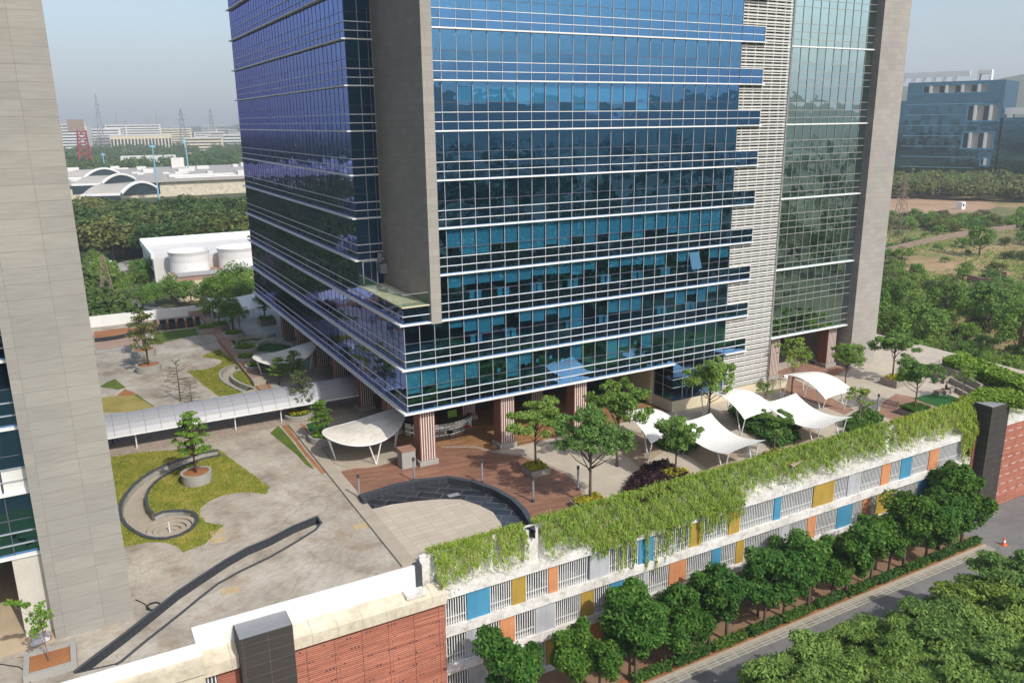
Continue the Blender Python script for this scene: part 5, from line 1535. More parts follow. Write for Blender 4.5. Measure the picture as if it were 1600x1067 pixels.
for k in range(6):
    mb = MB(); c0 = Vector((rng.uniform(-0.7, 0.7), rng.uniform(-0.3, 0.3), 0.12)); L = []
    mb.lathe((c0.x, c0.y), [(0.02, 0.0), (0.30, 0.05), (0.34, 0.18), (0.2, 0.32), (0.05, 0.36)], 9)
    mb.v = [(vx + rng.uniform(-.05, .05), vy + rng.uniform(-.05, .05), vz + rng.uniform(-.03, .03)) for vx, vy, vz in mb.v]
    mb.build("sack", M["bag"], sk, True, True)
for n, (a, b) in enumerate((((28, 1028), (88, 1018)), ((36, 1045), (92, 1012)), ((45, 1022), (85, 1028)))):
    o = MB().tube([(*G(*a), 0.06 + 0.05 * n), (*G(*b), 0.1 + 0.05 * n)], 0.035, 6).build("timber_pole", M["strip_red"]); tag(o, ("thin brown pole lying by the red soil planter, longest and flattest", "brown pole lying askew over the other poles", "short brown pole beside the sacks")[n], "pole", None, "thing")
hs = [Vector((*G(212, 937), 0.03)), Vector((*G(225, 943), 0.03)), Vector((*G(234, 951), 0.03))]
c0 = Vector((*G(240, 948), 0.03)); loop = [c0 + Vector((0.42 * math.cos(a), 0.42 * math.sin(a), 0.002 * k)) for k, a in enumerate(np.linspace(3, 3 + 6.28 * 3, 40))]
o = MB().tube(hs + loop, 0.035, 6).build("hose", M["rubber"], None, True); tag(o, "coiled dark hose lying near the curved black channel", "hose", None, "thing")
hs = [Vector((*G(-5, 1037), 0.03)), Vector((*G(30, 1042), 0.03)), Vector((*G(48, 1055), 0.03)), Vector((*G(47, 1072), 0.03))]
o = MB().tube(hs, 0.03, 6).build("hose", M["rubber"], None, True); tag(o, "dark hose beside the red soil planter", "hose", None, "thing")
for n, (px, py) in enumerate(((341, 843), (340, 831), (360, 922), (163 + 400, 822))):
    x, y = G(px, py); o = MB().box(x - 0.55, x + 0.55, y - 0.4, y + 0.4, 0.0, 0.02).build("manhole_cover", M["cover"])
    tag(o, ("yellowed cover at the lawn edge, lower of the pair", "yellowed cover at the lawn edge, upper of the pair", "yellowed cover between channel and parapet", "yellowed cover beside the low kerb")[n], "cover", None, "thing")

# people
def person(label, loc, rz, joints, edges, radii, mat, head, hair=None):
    t = thing("person", label, "person", loc, rz)
    me = bpy.data.meshes.new("body"); me.from_pydata(joints, edges, [])
    o = bpy.data.objects.new("body", me); C.objects.link(o); o.parent = t
    sk_ = o.modifiers.new("skin", "SKIN"); 
    for v, r in zip(me.skin_vertices[0].data, radii): v.radius = (r, r)
    me.skin_vertices[0].data[0].use_root = True
    su = o.modifiers.new("sub", "SUBSURF"); su.levels = su.render_levels = 1
    me.materials.append(M[mat])
    hd = MB(); x, y, z = head
    hd.lathe((x, y), [(0.02, z - 0.13), (0.075, z - 0.09), (0.095, z), (0.085, z + 0.07), (0.02, z + 0.12)], 12); hd.build("head", M["skin"], t, True, True)
    hr = MB(); hr.lathe((x, y + 0.012), [(0.10, z + 0.01), (0.095, z + 0.08), (0.02, z + 0.135)], 12); hr.build("hair", M["black"], t, True, True)
    return t


def ensure_skin(me): 
    if not me.skin_vertices: 
        bm_ = None


J = [(0, 0, 0.95), (0, 0, 1.2), (0, -0.03, 1.42), (0, -0.05, 1.52), (0.09, 0, 0.92), (0.12, -0.2, 0.5), (0.12, -0.22, 0.08), (0.12, -0.36, 0.05), (-0.09, 0, 0.92), (-0.10, 0.12, 0.5), (-0.10, 0.35, 0.12), (-0.10, 0.24, 0.05),
     (0.2, -0.02, 1.4), (0.25, 0.12, 1.12), (0.24, 0.05, 0.88), (-0.2, -0.02, 1.4), (-0.25, -0.16, 1.14), (-0.22, -0.34, 1.0)]
Eg = [(0, 1), (1, 2), (2, 3), (0, 4), (4, 5), (5, 6), (6, 7), (0, 8), (8, 9), (9, 10), (10, 11), (2, 12), (12, 13), (13, 14), (2, 15), (15, 16), (16, 17)]
Rd = [0.14, 0.14, 0.15, 0.055, 0.1, 0.075, 0.05, 0.04, 0.1, 0.075, 0.05, 0.04, 0.06, 0.05, 0.035, 0.06, 0.05, 0.035]


def person2(label, loc, rz, J, Rd):
    t = thing("person", label, "person", loc, rz)
    me = bpy.data.meshes.new("body"); me.from_pydata(J, Eg, [])
    o = bpy.data.objects.new("body", me); C.objects.link(o); o.parent = t
    o.modifiers.new("skin", "SKIN")
    for v, r in zip(o.data.skin_vertices[0].data, Rd): v.radius = (r, r)
    o.data.skin_vertices[0].data[0].use_root = True
    su = o.modifiers.new("sub", "SUBSURF"); su.levels = su.render_levels = 1
    me.materials.append(M["black"])
    x, y, z = J[3]; z += 0.13
    hd = MB(); hd.lathe((x, y), [(0.04, z - 0.16), (0.075, z - 0.09), (0.095, z), (0.085, z + 0.07), (0.02, z + 0.12)], 12); hd.build("head", M["skin"], t, True, True)
    hr = MB(); hr.lathe((x, y + 0.015), [(0.10, z + 0.01), (0.095, z + 0.08), (0.02, z + 0.135)], 12); hr.build("hair", M["black"], t, True, True)
    return t


person2("person in dark clothes walking under the covered walkway", (*G(180, 692), 0), -1.4, J, Rd)
Js = list(J)
Js[5] = (0.13, -0.45, 0.92); Js[6] = (0.13, -0.47, 0.5); Js[7] = (0.13, -0.62, 0.46); Js[9] = (-0.12, -0.45, 0.92); Js[10] = (-0.12, -0.47, 0.5); Js[11] = (-0.12, -0.62, 0.46); Js[14] = (0.2, -0.2, 1.0); Js[17] = (-0.18, -0.3, 1.0); Js[13] = (0.26, 0.0, 1.15); Js[16] = (-0.26, 0.0, 1.15)
x, y = G(1477, 614)
sb3 = box_planter("low stone seat wall on the turf terrace", x, y + 0.1, 3.0, 0.7, 0.45, None)
person2("person in black sitting on the terrace seat wall", (x, y, -0.38), 0.4, Js, Rd)

# ================================================================== STREET
ZG = -12.0
struct("terrain", MB().prism([(-9000, -9000), (9000, -9000), (9000, 9000), (-9000, 9000)], ZG - 0.06, ZG - 0.06), M["hill"])
struct("street_asphalt", MB().prism([(-70, -34.0), (95, -34.0), (95, -15), (53.25, -15), (53.25, -21.9), (-70, -21.9)], ZG, ZG), M["asphalt"])
struct("footpath", MB().prism([(-70, -20.05), (53.2, -20.05), (53.2, -15.6), (-70, -15.6)], ZG - 0.02, ZG + 0.11), M["path"])
struct("planting_strip", MB().prism([(-70, -21.25), (53.2, -21.25), (53.2, -20.06), (-70, -20.06)], ZG - 0.02, ZG + 0.10), M["earth"])
struct("kerb", MB().prism([(-70, -21.46), (53.3, -21.46), (53.3, -21.26), (-70, -21.26)], ZG - 0.02, ZG + 0.17), M["strip"])
struct("gutter_paving", MB().prism([(-70, -22.35), (53.6, -22.35), (53.6, -21.47), (-70, -21.47)], ZG + 0.008, ZG + 0.008), M["kerb"])
ln = MB()
for k in range(-12, 17): ln.prism([(k * 5.5, -27.0), (k * 5.5 + 2.4, -27.0), (k * 5.5 + 2.4, -26.86), (k * 5.5, -26.86)], ZG + 0.006, ZG + 0.006)
struct("road_markings", ln, M["line"])
struct("verge", MB().prism([(-70, -60), (95, -60), (95, -34.01), (-70, -34.01)], ZG - 0.02, ZG + 0.05), M["lawn_fresh"])
struct("verge", MB().prism([(58.6, -16.5), (95, -16.5), (95, -14), (58.6, -14)], ZG + 0.004, ZG + 0.05), M["lawn_fresh"])
cn = thing("traffic_cone", "orange traffic cone at the end of the kerb", "traffic cone", (*G(1568, 851, ZG), ZG))
MB().lathe((0, 0), [(0.24, 0.05), (0.16, 0.35), (0.06, 0.85), (0.04, 0.88), (0.01, 0.88)], 14).build("cone_body", M["cone"], cn, True, True)
MB().box(-0.28, 0.28, -0.28, 0.28, 0, 0.05).build("foot_plate", M["cone"], cn, local=True)
MB().lathe((0, 0), [(0.168, 0.36), (0.112, 0.58)], 14).build("reflective_band", M["white"], cn, True, True)
bn = thing("banner", "turquoise banner low on the parking wall behind the street trees", "banner", (0, 0, 0))
xb = Xat(972, -17.0, -10.6)
part("sheet", MB().box(xb - 1.6, xb + 1.6, -17.05, -17.0, -11.0, -10.1), M["blue_steel"], bn)
bs = thing("hanging_basin", "grey basin hanging between two street trees", "basin", (*G(1470, 840, ZG + 1), ZG))
_p = onY(1468, 838, -19.8); MB().lathe((0, 0), [(0.1, 1.0), (0.45, 1.1), (0.55, 1.5), (0.5, 1.5), (0.4, 1.15)], 16).build("bowl", M["steel"], bs, True, True)
MB().tube([(0, 0, 0), (0, 0, 1.1)], 0.06, 8).build("stand", M["steel"], bs, True, True)
bs.location = (_p.x, -19.3, ZG + 0.11)

trunks = [(940 + x / 3.717, 780 + y / 3.717) for x, y in ((185, 1065), (345, 1000), (510, 930), (648, 880), (785, 850), (920, 770), (1052, 705), (1200, 650))] + \
         [(1240 + x / 3.717, 780 + y / 3.717) for x, y in ((205, 600), (310, 555), (440, 500), (570, 455), (645, 420), (775, 380), (885, 320))]
xs = [G(px, py, ZG)[0] for px, py in trunks]
spots = [(-0.6, -20.3), (4.2, -20.0), (6.4, -20.7), (9.6, -20.2), (10.9, -19.0)] + [(x + random.uniform(-0.4, 0.4), -20.6 + random.uniform(-0.2, 0.5)) for x in xs] + [(48.2, -19.6), (50.6, -20.4), (51.8, -18.6), (49.8, -17.9)]
where = ["beside the terracotta wall end", "below the first blue street panel", "in front of the first orange lower panel", "left of the turquoise banner".replace("left of", "before"), "against the slats near the banner", "just past the turquoise banner",
         "second past the turquoise banner", "third past the banner, leaning", "fourth past the banner", "below the hanging creeper strands", "past the hanging creeper strands", "under the mid facade mustard panel", "at the middle of the facade",
         "just past the middle of the facade", "opposite the road's dashed line", "two before the hanging basin", "one before the hanging basin", "beside the hanging basin", "sharing the basin's clump", "at the clump by the dark pier", "under the dark pier", "closest to the traffic cone", "tucked behind the clump at the pier", "wedged at the facade's far end"]
for k, (x, y) in enumerate(spots):
    put_tree("street_tree", "street", (x, y, ZG + 0.05), "dense dark green street tree " + where[k], "street trees along the parking facade", random.choice((1.1, 1.25, 1.35, 1.45)) if k < 20 else 1.5, None, k)
for k, (x, lb) in enumerate(((14.6, "slim street tree squeezed between the third and fourth past the banner"), (18.9, "slim street tree behind the gap below the hanging strands"), (24.3, "slim street tree set back below the creeper's end"), (28.4, "slim street tree set back at mid facade"), (35.6, "slim street tree set back before the dashed line"), (39.6, "slim street tree set back near the hanging basin"), (43.0, "slim street tree set back just before the clump"))):
    put_tree("street_tree", "street", (x, -19.0, ZG + 0.05), lb, "street trees along the parking facade", random.uniform(0.95, 1.15), None, k + 3)
hb = 0
for k in range(11):
    x0 = 9.5 + k * 4.0; x1 = min(53, x0 + 3.5)
    shrub_bed("kerb_hedge", [(x0, -21.15), (x1, -21.15), (x1, -20.45), (x0, -20.45)], 0.75, "hedge", None, 700, 0.16, ZG + 0.08, "thing", "hedge", "clumps of low hedge under the street trees", 0.3)
    C.objects[-1]["label"] = "low green hedge clump between the kerb and the brown path"
# leafy trees across the street, close to the camera
fr = [((1270, 1085), 1.2, "pale feathery tree at the bottom edge, closest to the street trees"), ((1370, 1040), 1.2, "feathery tree whose crown spreads in front of the dashed road line"), ((1480, 1012), 1.2, "feathery tree second from the dashed road line"),
      ((1535, 955), 1.15, "feathery tree reaching toward the traffic cone"), ((1605, 930), 1.2, "feathery tree at the picture's edge below the cone"), ((1430, 1090), 1.2, "feathery tree at the bottom edge below the dashed line"), ((1550, 1040), 1.2, "feathery tree in the bottom corner"),
      ((1610, 990), 1.15, "feathery tree half cut by the picture's side"), ((1330, 1130), 1.2, "feathery tree cut by the bottom edge"), ((1490, 1130), 1.2, "feathery tree peeping up between two others at the bottom"), ((1620, 1100), 1.2, "feathery tree filling the very corner")]
for k, (q, sc, lb) in enumerate(fr):
    x, y = G(q[0], q[1], -6.6); put_tree("feathery_tree", "feather", (x, y, ZG), lb, "feathery trees across the street", sc * random.uniform(0.92, 1.05), None, k)
shrub_bed("yellow_shrub", [(G(1590, 1020, ZG)[0] + a, G(1590, 1020, ZG)[1] + b) for a, b in ((-2, -1.5), (2, -1.5), (2, 1.5), (-2, 1.5))], 2.2, "yellow", "yellow leaved shrub among the feathery trees", 900, 0.22, ZG)

# ================================================================== BEHIND: ground patches
def patch(name, pts, z, mat): struct(name, MB().prism([G(a, b, ZG) for a, b in pts], ZG + z, ZG + z), M[mat])
patch("service_road", [(195, 520), (195, 460), (205, 440), (230, 440), (240, 470), (300, 520)], 0.02, "asphalt")
patch("service_road", [(150, 422), (205, 405), (215, 418), (160, 432)], 0.02, "grey_pave")
struct("scrubland", MB().prism([(77, -14), (400, -140), (700, -100), (900, 200), (620, 330), (360, 350), (77, 120)], ZG - 0.03, ZG - 0.03), M["scrub_soil"])
patch("bare_slope", [(1383, 308), (1430, 303), (1510, 306), (1560, 322), (1540, 330), (1500, 334), (1480, 332), (1450, 336), (1420, 333), (1383, 337)], 0.02, "slope")

# plant building with two cooling towers
pb = thing("plant_building", "cream industrial building with white cooling towers on its roof", "building", (0, 165, ZG))
part("main_wall", MB().box(-5, 40, 166, 196, ZG, -3.5), M["city_white"], pb)
rf = part("parapet", MB().box(-5.4, 40, 195.2, 196, -3.5, -1.6).box(-5.4, -4.6, 166, 195.2, -3.5, -2.1), M["white"], pb)
part("front_wing", MB().box(-2.0, 40, 148, 165.9, ZG, -7.0), M["cream"], pb)
part("roof_deck", MB().box(-1.6, 39.6, 148.4, 165.6, -6.95, -6.8), M["strip_red"], pb)
part("window_strip", MB().box(-5.06, -5.01, 168, 192, -9, -7).box(-5.06, -5.01, 170, 178, -6.4, -4.6), M["dark_glass"], pb)
for (px, py, R) in ((295, 398, 5.0), (372, 390, 5.3)):
    p_ = onY(px, py, 163)
    cx, cy = p_.x, 163
    part("cooling_tower", MB().lathe((cx, cy), [(R, -6.7), (R * 0.97, -4.2), (R, -2.4), (R * 1.06, -1.5), (R * 0.98, -1.5), (R * 0.9, -3.4), (0.01, -3.7)], 40), M["white"], pb, False)
pp = MB()
for k in range(3): pp.tube([(-1.6, 150 + k, ZG), (-1.6, 150 + k, -6.6)], 0.3, 8); pp.tube([(-1.0, 152 + k * 2, -6.3), (25, 152 + k * 2, -6.3)], 0.25, 8)
part("pipe", pp, M["steel"], pb)
hut = thing("shed", "low shed with a white roof behind the lattice mast", "shed", (-17, 204, ZG))
part("wall", MB().box(-23, -13.5, 200, 207, ZG, -9.3), M["grey_box"], hut); part("roof", MB().box(-23.5, -13, 199.4, 207.6, -9.29, -8.9), M["white"], hut)


# lattice masts
def mast(name, label, x, y, H, w0, w1, mat, arms=(), z=ZG, r=0.09, n=9):
    t = thing(name, label, "mast", (x, y, z)); L = MB(); B = MB()
    W = lambda s: w0 + (w1 - w0) * s
    c4 = ((-1, -1), (1, -1), (1, 1), (-1, 1))
    for a, b in c4: L.tube([(a * w0 / 2, b * w0 / 2, 0), (a * w1 / 2, b * w1 / 2, H)], r, 4)
    for k in range(n):
        s0, s1 = k / n, (k + 1) / n
        for q in range(4):
            a, b = c4[q], c4[(q + 1) % 4]
            P0 = (a[0] * W(s0) / 2, a[1] * W(s0) / 2, H * s0); P1 = (b[0] * W(s1) / 2, b[1] * W(s1) / 2, H * s1)
            P2 = (b[0] * W(s0) / 2, b[1] * W(s0) / 2, H * s0); P3 = (a[0] * W(s1) / 2, a[1] * W(s1) / 2, H * s1)
            B.tube([P0, P1], r * 0.6, 4); B.tube([P2, P3], r * 0.6, 4)
    L.build("leg_frame", M[mat], t, local=True); B.build("brace_lattice", M[mat], t, local=True)
    for (zz, l_) in arms: MB().tube([(-l_, 0, zz), (l_, 0, zz)], r, 4).tube([(-l_, 0, zz), (0, 0, zz + 0.9)], r * 0.6, 4).tube([(l_, 0, zz), (0, 0, zz + 0.9)], r * 0.6, 4).build("cross_arm", M[mat], t, local=True)
    return t


x, y = G(174, 503, ZG); mast("lattice_mast", "rusty lattice mast beside the service road", x, y, 15.0, 4.2, 0.5, "rust", (), r=0.13, n=7)
x, y = G(1402, 386, ZG); mast("lattice_pylon", "grey lattice pylon on the scrubland beside the stone fin", x, y, 24, 4.5, 0.6, "rust", ((16, 3.4), (19, 3.0), (22, 2.4)), r=0.09)
x, y = G(136, 268, ZG); t = mast("floodlight_mast", "leaning red floodlight mast above the exhibition halls", x, y, 38, 12, 7, "red_steel", (), r=0.7, n=8)
hd = MB(); hd.box(-11, 3, -1.5, 1.5, 37, 48); hd.build("lamp_panel", M["rust"], t, local=True)
x, y = G(150, 222, ZG); mast("telecom_mast", "tall grey telecom mast on the hazy skyline", x * 0.6, y * 0.6, 92, 11, 1, "steel", ((62, 5), (74, 4)), z=ZG, r=0.3)
for k, (px, py, top, lb) in enumerate(((163, 258, 50, "short light blue pole among the far trees"), (243, 270, 80, "tall light blue pole in front of the long white shed"), (294, 262, 84, "tall light blue pole near the white slab"))):
    x, y = G(px, py, ZG); s_ = 0.62 if k == 1 else 0.7
    x, y = CAM.x + (x - CAM.x) * s_, CAM.y + (y - CAM.y) * s_
    pz = thing("floodlight_pole", lb, "pole", (x, y, ZG)); MB().tube([(0, 0, 0), (0, 0, 33 if k else 22)], [0.5, 0.3], 8).build("pole", M["blue_steel"], pz, local=True)
    MB().box(-1.6, 1.6, -0.4, 0.4, 30 if k else 20, 31 if k else 21).build("lamp_bar", M["blue_steel"], pz, local=True)
for k, (px, dist, H, lb) in enumerate(((1093 / 3.81, 1500, 110, "faint pylon standing on the skyline next to the tower"), (1268 / 3.81, 1900, 120, "faint pylon on the skyline between the poles and the tower"))):
    d = ray(px, 215); d = Vector((d.x, d.y, 0)).normalized(); p_ = CAM + d * dist
    mast("skyline_pylon", lb, p_.x, p_.y, H * 0.62, 12, 2, "steel", ((50, 8), (58, 6)), z=ZG, r=0.32, n=6)

# exhibition halls
eh = thing("exhibition_hall", "long pale exhibition hall with three arched roof lights", "hall", (30, 480, ZG))
part("wall", MB().box(-250, 130, 478, 640, ZG, -3.2), M["cornice"], eh)
part("roof", MB().box(-250, 131, 476, 642, -3.19, -1.6), M["roof_grey"], eh)
rr = random.Random(8); un = MB()
for k in range(60):
    x, y = rr.uniform(-240, 125), rr.uniform(490, 630); un.box(x, x + rr.uniform(3, 9), y, y + rr.uniform(3, 8), -1.59, -1.6 + rr.uniform(0.6, 2.6))
part("roof_unit", un, M["city_white"], eh)
ban = MB()
for k in range(3): ban.box(40, 130, 484 + k * 14, 484.8 + k * 14, -1.59, -1.1)
part("roof_kerb", ban, M["white"], eh)
def vault(px, py, wd, hh, ln):
    x_, y_ = G(px, py, -1.6); c_ = Vector((x_, y_, -1.6)); Pd = Vector((0.72, 0.70, 0)); Ad = Vector((-0.97, 0.24, 0))
    mb, ed, gl = MB(), MB(), MB(); n = 14; up = Vector((0, 0, 1))
    P = [c_ + Pd * (wd * k / n) + up * (hh * max(0, math.sin(math.pi * min(1, k / n * 0.94))) ** 0.85) for k in range(n + 1)]
    for a, b in zip(P, P[1:]):
        mb.face([a, a + Ad * ln, b + Ad * ln, b])
        o_ = Ad * -0.9
        ed.face([a + o_, b + o_, b + o_ + up * 1.1, a + o_ + up * 1.1]); ed.face([a + o_ + up * 1.1, b + o_ + up * 1.1, b + up * 1.1, a + up * 1.1])
        gl.face([Vector((a.x, a.y, -1.6)), Vector((b.x, b.y, -1.6)), b, a])
    a = P[0]; ed.face([a + up * 1.0, a + Ad * ln + up * 1.0, a + Ad * ln - up * 0.2, a - up * 0.2])
    gl.face([a - up * 0.3, a + Ad * ln - up * 0.3, a + Ad * ln - up * 5, a - up * 5])
    part("vault_roof", mb, M["roof_grey"], eh, True); part("arch_edge", ed, M["white"], eh); part("arch_window", gl, M["dark_glass"], eh)
vault(188, 305, 24, 4.6, 17); vault(158, 289, 26, 4.4, 15); vault(130, 280, 30, 5, 14)
part("entrance_glazing", MB().box(-10, 30, 477.6, 477.95, ZG + 2, -4), M["dark_glass"], eh)
part("fin_wall", MB().prism([(54, 615), (63, 615), (63, 618), (54, 618)], -1.5, 6), M["city_white"], eh)
ls = thing("white_shed", "long low white shed roof among the far trees", "shed", (0, 0, ZG))
d0 = [CAM + Vector((ray(px, 262).x, ray(px, 262).y, 0)).normalized() * 900 for px in (190, 277)]
part("roof", MB().wall([(p_.x, p_.y) for p_ in d0], ZG, 0.5, 30), M["city_white"], ls)

# far city: blocks with window bands, each on its own
rr = random.Random(12)
blk = []
def block(px, dist, w, h, dpt, lb, mat="city_white", arcade=False):
    d = ray(px, 220); d = Vector((d.x, d.y, 0)).normalized(); c_ = CAM + d * dist
    t = thing("city_block", lb, "building", (c_.x, c_.y, ZG), math.atan2(-d.x, d.y) + rr.uniform(-0.2, 0.2))
    MB().box(-w / 2, w / 2, 0, dpt, 0, h).build("wall", M[mat], t, local=True)
    mb = MB()
    if arcade:
        for k in range(18):
            x = -w / 2 + w * (k + 0.5) / 18; mb.box(x - w / 62, x + w / 62, -0.3, -0.02, h * 0.1, h * 0.8)
    else:
        nf = max(1, int(h / 4.2))
        for k in range(nf): mb.box(-w / 2 * 0.92, w / 2 * 0.92, -0.3, -0.02, h * (k + 0.35) / nf, h * (k + 0.72) / nf)
    mb.build("window_band", M["dark_glass"], t, local=True)
    MB().box(-w / 2 - .5, w / 2 + .5, -.5, dpt + .5, h + 0.02, h + 1.2).build("roof", M["city_white"], t, local=True)


block(221, 1500, 92, 26, 40, "long pale arcaded building across the hazy trees", "cream", True)
block(190, 1700, 50, 42, 40, "white slab block behind the arcaded building"); block(226, 1700, 60, 42, 40, "broad white block beside the slab behind the arcade")
block(145, 1600, 90, 36, 40, "white block beside the red floodlight mast"); block(110, 1500, 50, 44, 40, "white block at the edge of the stone tower")
block(318, 1350, 55, 22, 30, "cream block low in the trees near the tower", "cream"); block(352, 1500, 60, 24, 30, "white block tucked against the glass tower"); block(275, 1750, 60, 34, 30, "pale block above the poles", "cream")
for k in range(46):
    px = rr.uniform(100, 372); ds = rr.uniform(1500, 3400)
    block(px, ds, rr.uniform(18, 50), rr.uniform(8, 26) + (ds - 1500) * 0.008, 30, "small pale city block lost in the haze", rr.choice(("city_white", "city_white", "cream", "roof_grey")))
    C.objects[-1].parent["group"] = "hazy city blocks on the skyline"
for k in range(9):
    px = rr.uniform(185, 290); ds = rr.uniform(4600, 5800)
    block(px, ds, rr.uniform(40, 70), rr.uniform(70, 120), 40, "tall apartment tower almost lost in the haze", "roof_grey"); C.objects[-1].parent["group"] = "hazy apartment towers on the skyline"

# blue glass office building beyond the scrub
bb = thing("blue_office", "wide blue glass office building with white framed openings beyond the scrub", "building", (*G(1412, 278, ZG), ZG), 0)
p0 = Vector((*G(1412, 276, ZG), 0)); p1 = Vector((*G(1560, 268, ZG), 0))
dist0 = (p0 - Vector((CAM.x, CAM.y, 0))).length
d0 = ray(1412, 200); d0 = Vector((d0.x, d0.y, 0)).normalized(); d1 = ray(1562, 200); d1 = Vector((d1.x, d1.y, 0)).normalized()
DB = 620
p0 = Vector((CAM.x, CAM.y, 0)) + d0 * DB; p1 = Vector((CAM.x, CAM.y, 0)) + d1 * (DB - 12)
bb.location = (p0.x, p0.y, ZG); ax = (p1 - p0); WBL = ax.length; bb.rotation_euler = (0, 0, math.atan2(ax.y, ax.x))
HB = 63
mb = MB()
for r in range(16):
    for k in range(22): pane(mb, (WBL * k / 22, 0, HB * r / 16), X_, Z_, (0, -1, 0), WBL / 22, HB / 16, 0.02)
mb.box(0.0, WBL, 0.2, 45, 0, HB - 0.1); mb.build("glass_front", M["far_glass"], bb, local=True)
mb = MB()
for r in range(9): mb.box(0, WBL * 0.8, -0.3, 0, HB * (r + 0.4) / 9.5, HB * (r + 0.4) / 9.5 + 0.3)
mb.build("floor_line", M["blue_steel"], bb, local=True)
MB().box(-14, -0.05, 2, 40, 0, HB * 0.82).build("side_wing", M["far_glass"], bb, local=True)
def white_frame(x0, x1, z0, z1, n, mid=False):
    m_ = MB(); m_.box(x0 - .8, x1 + .8, -0.9, -0.35, z0 - .8, z0); m_.box(x0 - .8, x1 + .8, -0.9, -0.35, z1, z1 + .8); m_.box(x0 - .8, x0, -0.9, -0.35, z0, z1); m_.box(x1, x1 + .8, -0.9, -0.35, z0, z1)
    fr_ = m_.build("blue_frame", M["blue"], bb, local=True)
    d_ = MB(); d_.box(x0, x1, -0.34, -0.05, z0, z1); d_.build("recess", M["roof_grey"], fr_, local=True)
    w_ = MB()
    for k in range(n): xx = x0 + (x1 - x0) * (k + 0.5) / n; w_.box(xx - 0.8, xx + 0.8, -1.0, -0.3, z0 + 0.05, z1 - 0.05)
    w_.build("white_post", M["white"], fr_, local=True)
    for k in range(n):
        xx = x0 + (x1 - x0) * (k + 0.05) / n
        MB().box(xx, xx + (x1 - x0) / n * 0.3, -0.42, -0.35, z0 + 0.3, z1 - 0.6).build("pane", M["dark_glass"], fr_, local=True)
white_frame(WBL * 0.17, WBL * 0.83, HB * 0.89, HB * 0.965, 4); white_frame(WBL * 0.66, WBL * 0.97, HB * 0.615, HB * 0.765, 2); white_frame(WBL * 0.645, WBL * 0.95, HB * 0.345, HB * 0.50, 2); white_frame(WBL * 0.86, WBL * 0.94, HB * 0.18, HB * 0.25, 1)
mb = MB(); mb.box(-12, WBL * 0.62, 4, 6, HB + 3.2, HB + 6.4)
for k in range(7): mb.box(-12 + k * WBL * 0.11, -10 + k * WBL * 0.11, 4, 6, HB, HB + 3.19)
mb.box(WBL * 0.70, WBL * 0.84, 3, 9, HB + 4.0, HB + 6.5); mb.box(WBL * 0.70, WBL * 0.72, 3, 9, HB, HB + 3.99); mb.box(WBL * 0.82, WBL * 0.84, 3, 9, HB, HB + 3.99)
mb.build("roof_pergola", M["white"], bb, local=True)
MB().box(WBL + 0.1, WBL + 70, 4, 40, 0, HB * 0.64).build("low_wing", M["far_glass"], bb, local=True)
MB().box(WBL + 0.5, WBL + 70, 6, 8, HB * 0.64 + 2, HB * 0.64 + 6).box(WBL + 2, WBL + 5, 6, 8, HB * .64, HB * .64 + 1.99).box(WBL + 20, WBL + 23, 6, 8, HB * .64, HB * .64 + 1.99).build("roof_pergola", M["white"], bb, local=True)
gd = thing("guard_post", "small white guard post on the bare slope", "hut", (*G(1501, 327, ZG), ZG)); MB().box(-1.3, 1.3, -1.3, 1.3, 0, 3.4).build("wall", M["white"], gd, local=True); MB().box(-0.8, 0.4, -1.36, -1.31, 1.4, 2.6).build("window", M["dark_glass"], gd, local=True)
fn = thing("boundary_wall", "long weathered boundary wall crossing the scrubland", "wall", (*G(1500, 372, ZG), ZG))
part("wall_run", MB().wall([G(a, b, ZG) for a, b in ((1380, 398), (1440, 383), (1500, 371), (1545, 364), (1610, 357))], ZG, ZG + 2.0, 0.3), M["rust"], fn)
rn = thing("ruined_wall", "broken brown masonry in the scrub", "ruin", (*G(1540, 440, ZG), ZG))
part("masonry", MB().wall([G(a, b, ZG) for a, b in ((1510, 440), (1530, 446), (1562, 450))], ZG, ZG + 2.0, 0.6).box(*(lambda q: (q[0] - 0.7, q[0] + 0.7, q[1] - 0.7, q[1] + 0.7))(G(1568, 450, ZG)), ZG, ZG + 4.2), M["strip_red"], rn)

# hills
def hills(name, az0, az1, d0, d1, H, seed):
    rg = random.Random(seed); mb = MB(); n = 60; rows = 8
    ph = [rg.uniform(0, 6.28) for _ in range(6)]
    P = []
    for r in range(rows + 1):
        row = []
        for k in range(n + 1):
            a = az0 + (az1 - az0) * k / n; s_ = k / n
            env = math.sin(math.pi * s_) ** 0.5 if 0 < k < n else 0
            pr = env * (0.6 + 0.25 * math.sin(5 * s_ + ph[0]) + 0.14 * math.sin(13 * s_ + ph[1]) + 0.06 * math.sin(31 * s_ + ph[2]))
            d = d0 + (d1 - d0) * r / rows; f = math.sin(math.pi * r / rows)
            row.append((CAM.x + d * math.sin(a), CAM.y + d * math.cos(a), ZG - 1 + H * pr * f * (1 + 0.08 * math.sin(r * 3 + k))))
        P.append(row)
    for r in range(rows):
        for k in range(n): mb.face([P[r][k], P[r][k + 1], P[r + 1][k + 1], P[r + 1][k]])
    o = mb.build(name, M["hill"], None, True); o["kind"] = "structure"


D = math.radians
hills("hills", D(38), D(100), 2000, 3200, 190, 3); hills("hills", D(57), D(110), 1300, 1800, 75, 4)
hills("hills", D(2), D(28), 2600, 3900, 120, 9)
hills("hills", D(110), D(190), 1400, 2600, 190, 5); hills("hills", D(170), D(260), 1500, 2800, 170, 6)

# ================================================================== TREES BEHIND
rt = random.Random(31)
def scatter(pts_fn, n, name, keys, label, cat, group, s0, s1, z=ZG):
    for k in range(n):
        x, y = pts_fn(); put_tree(name, rt.choice(keys), (x, y, z), label, group, rt.uniform(s0, s1), None, None, cat)


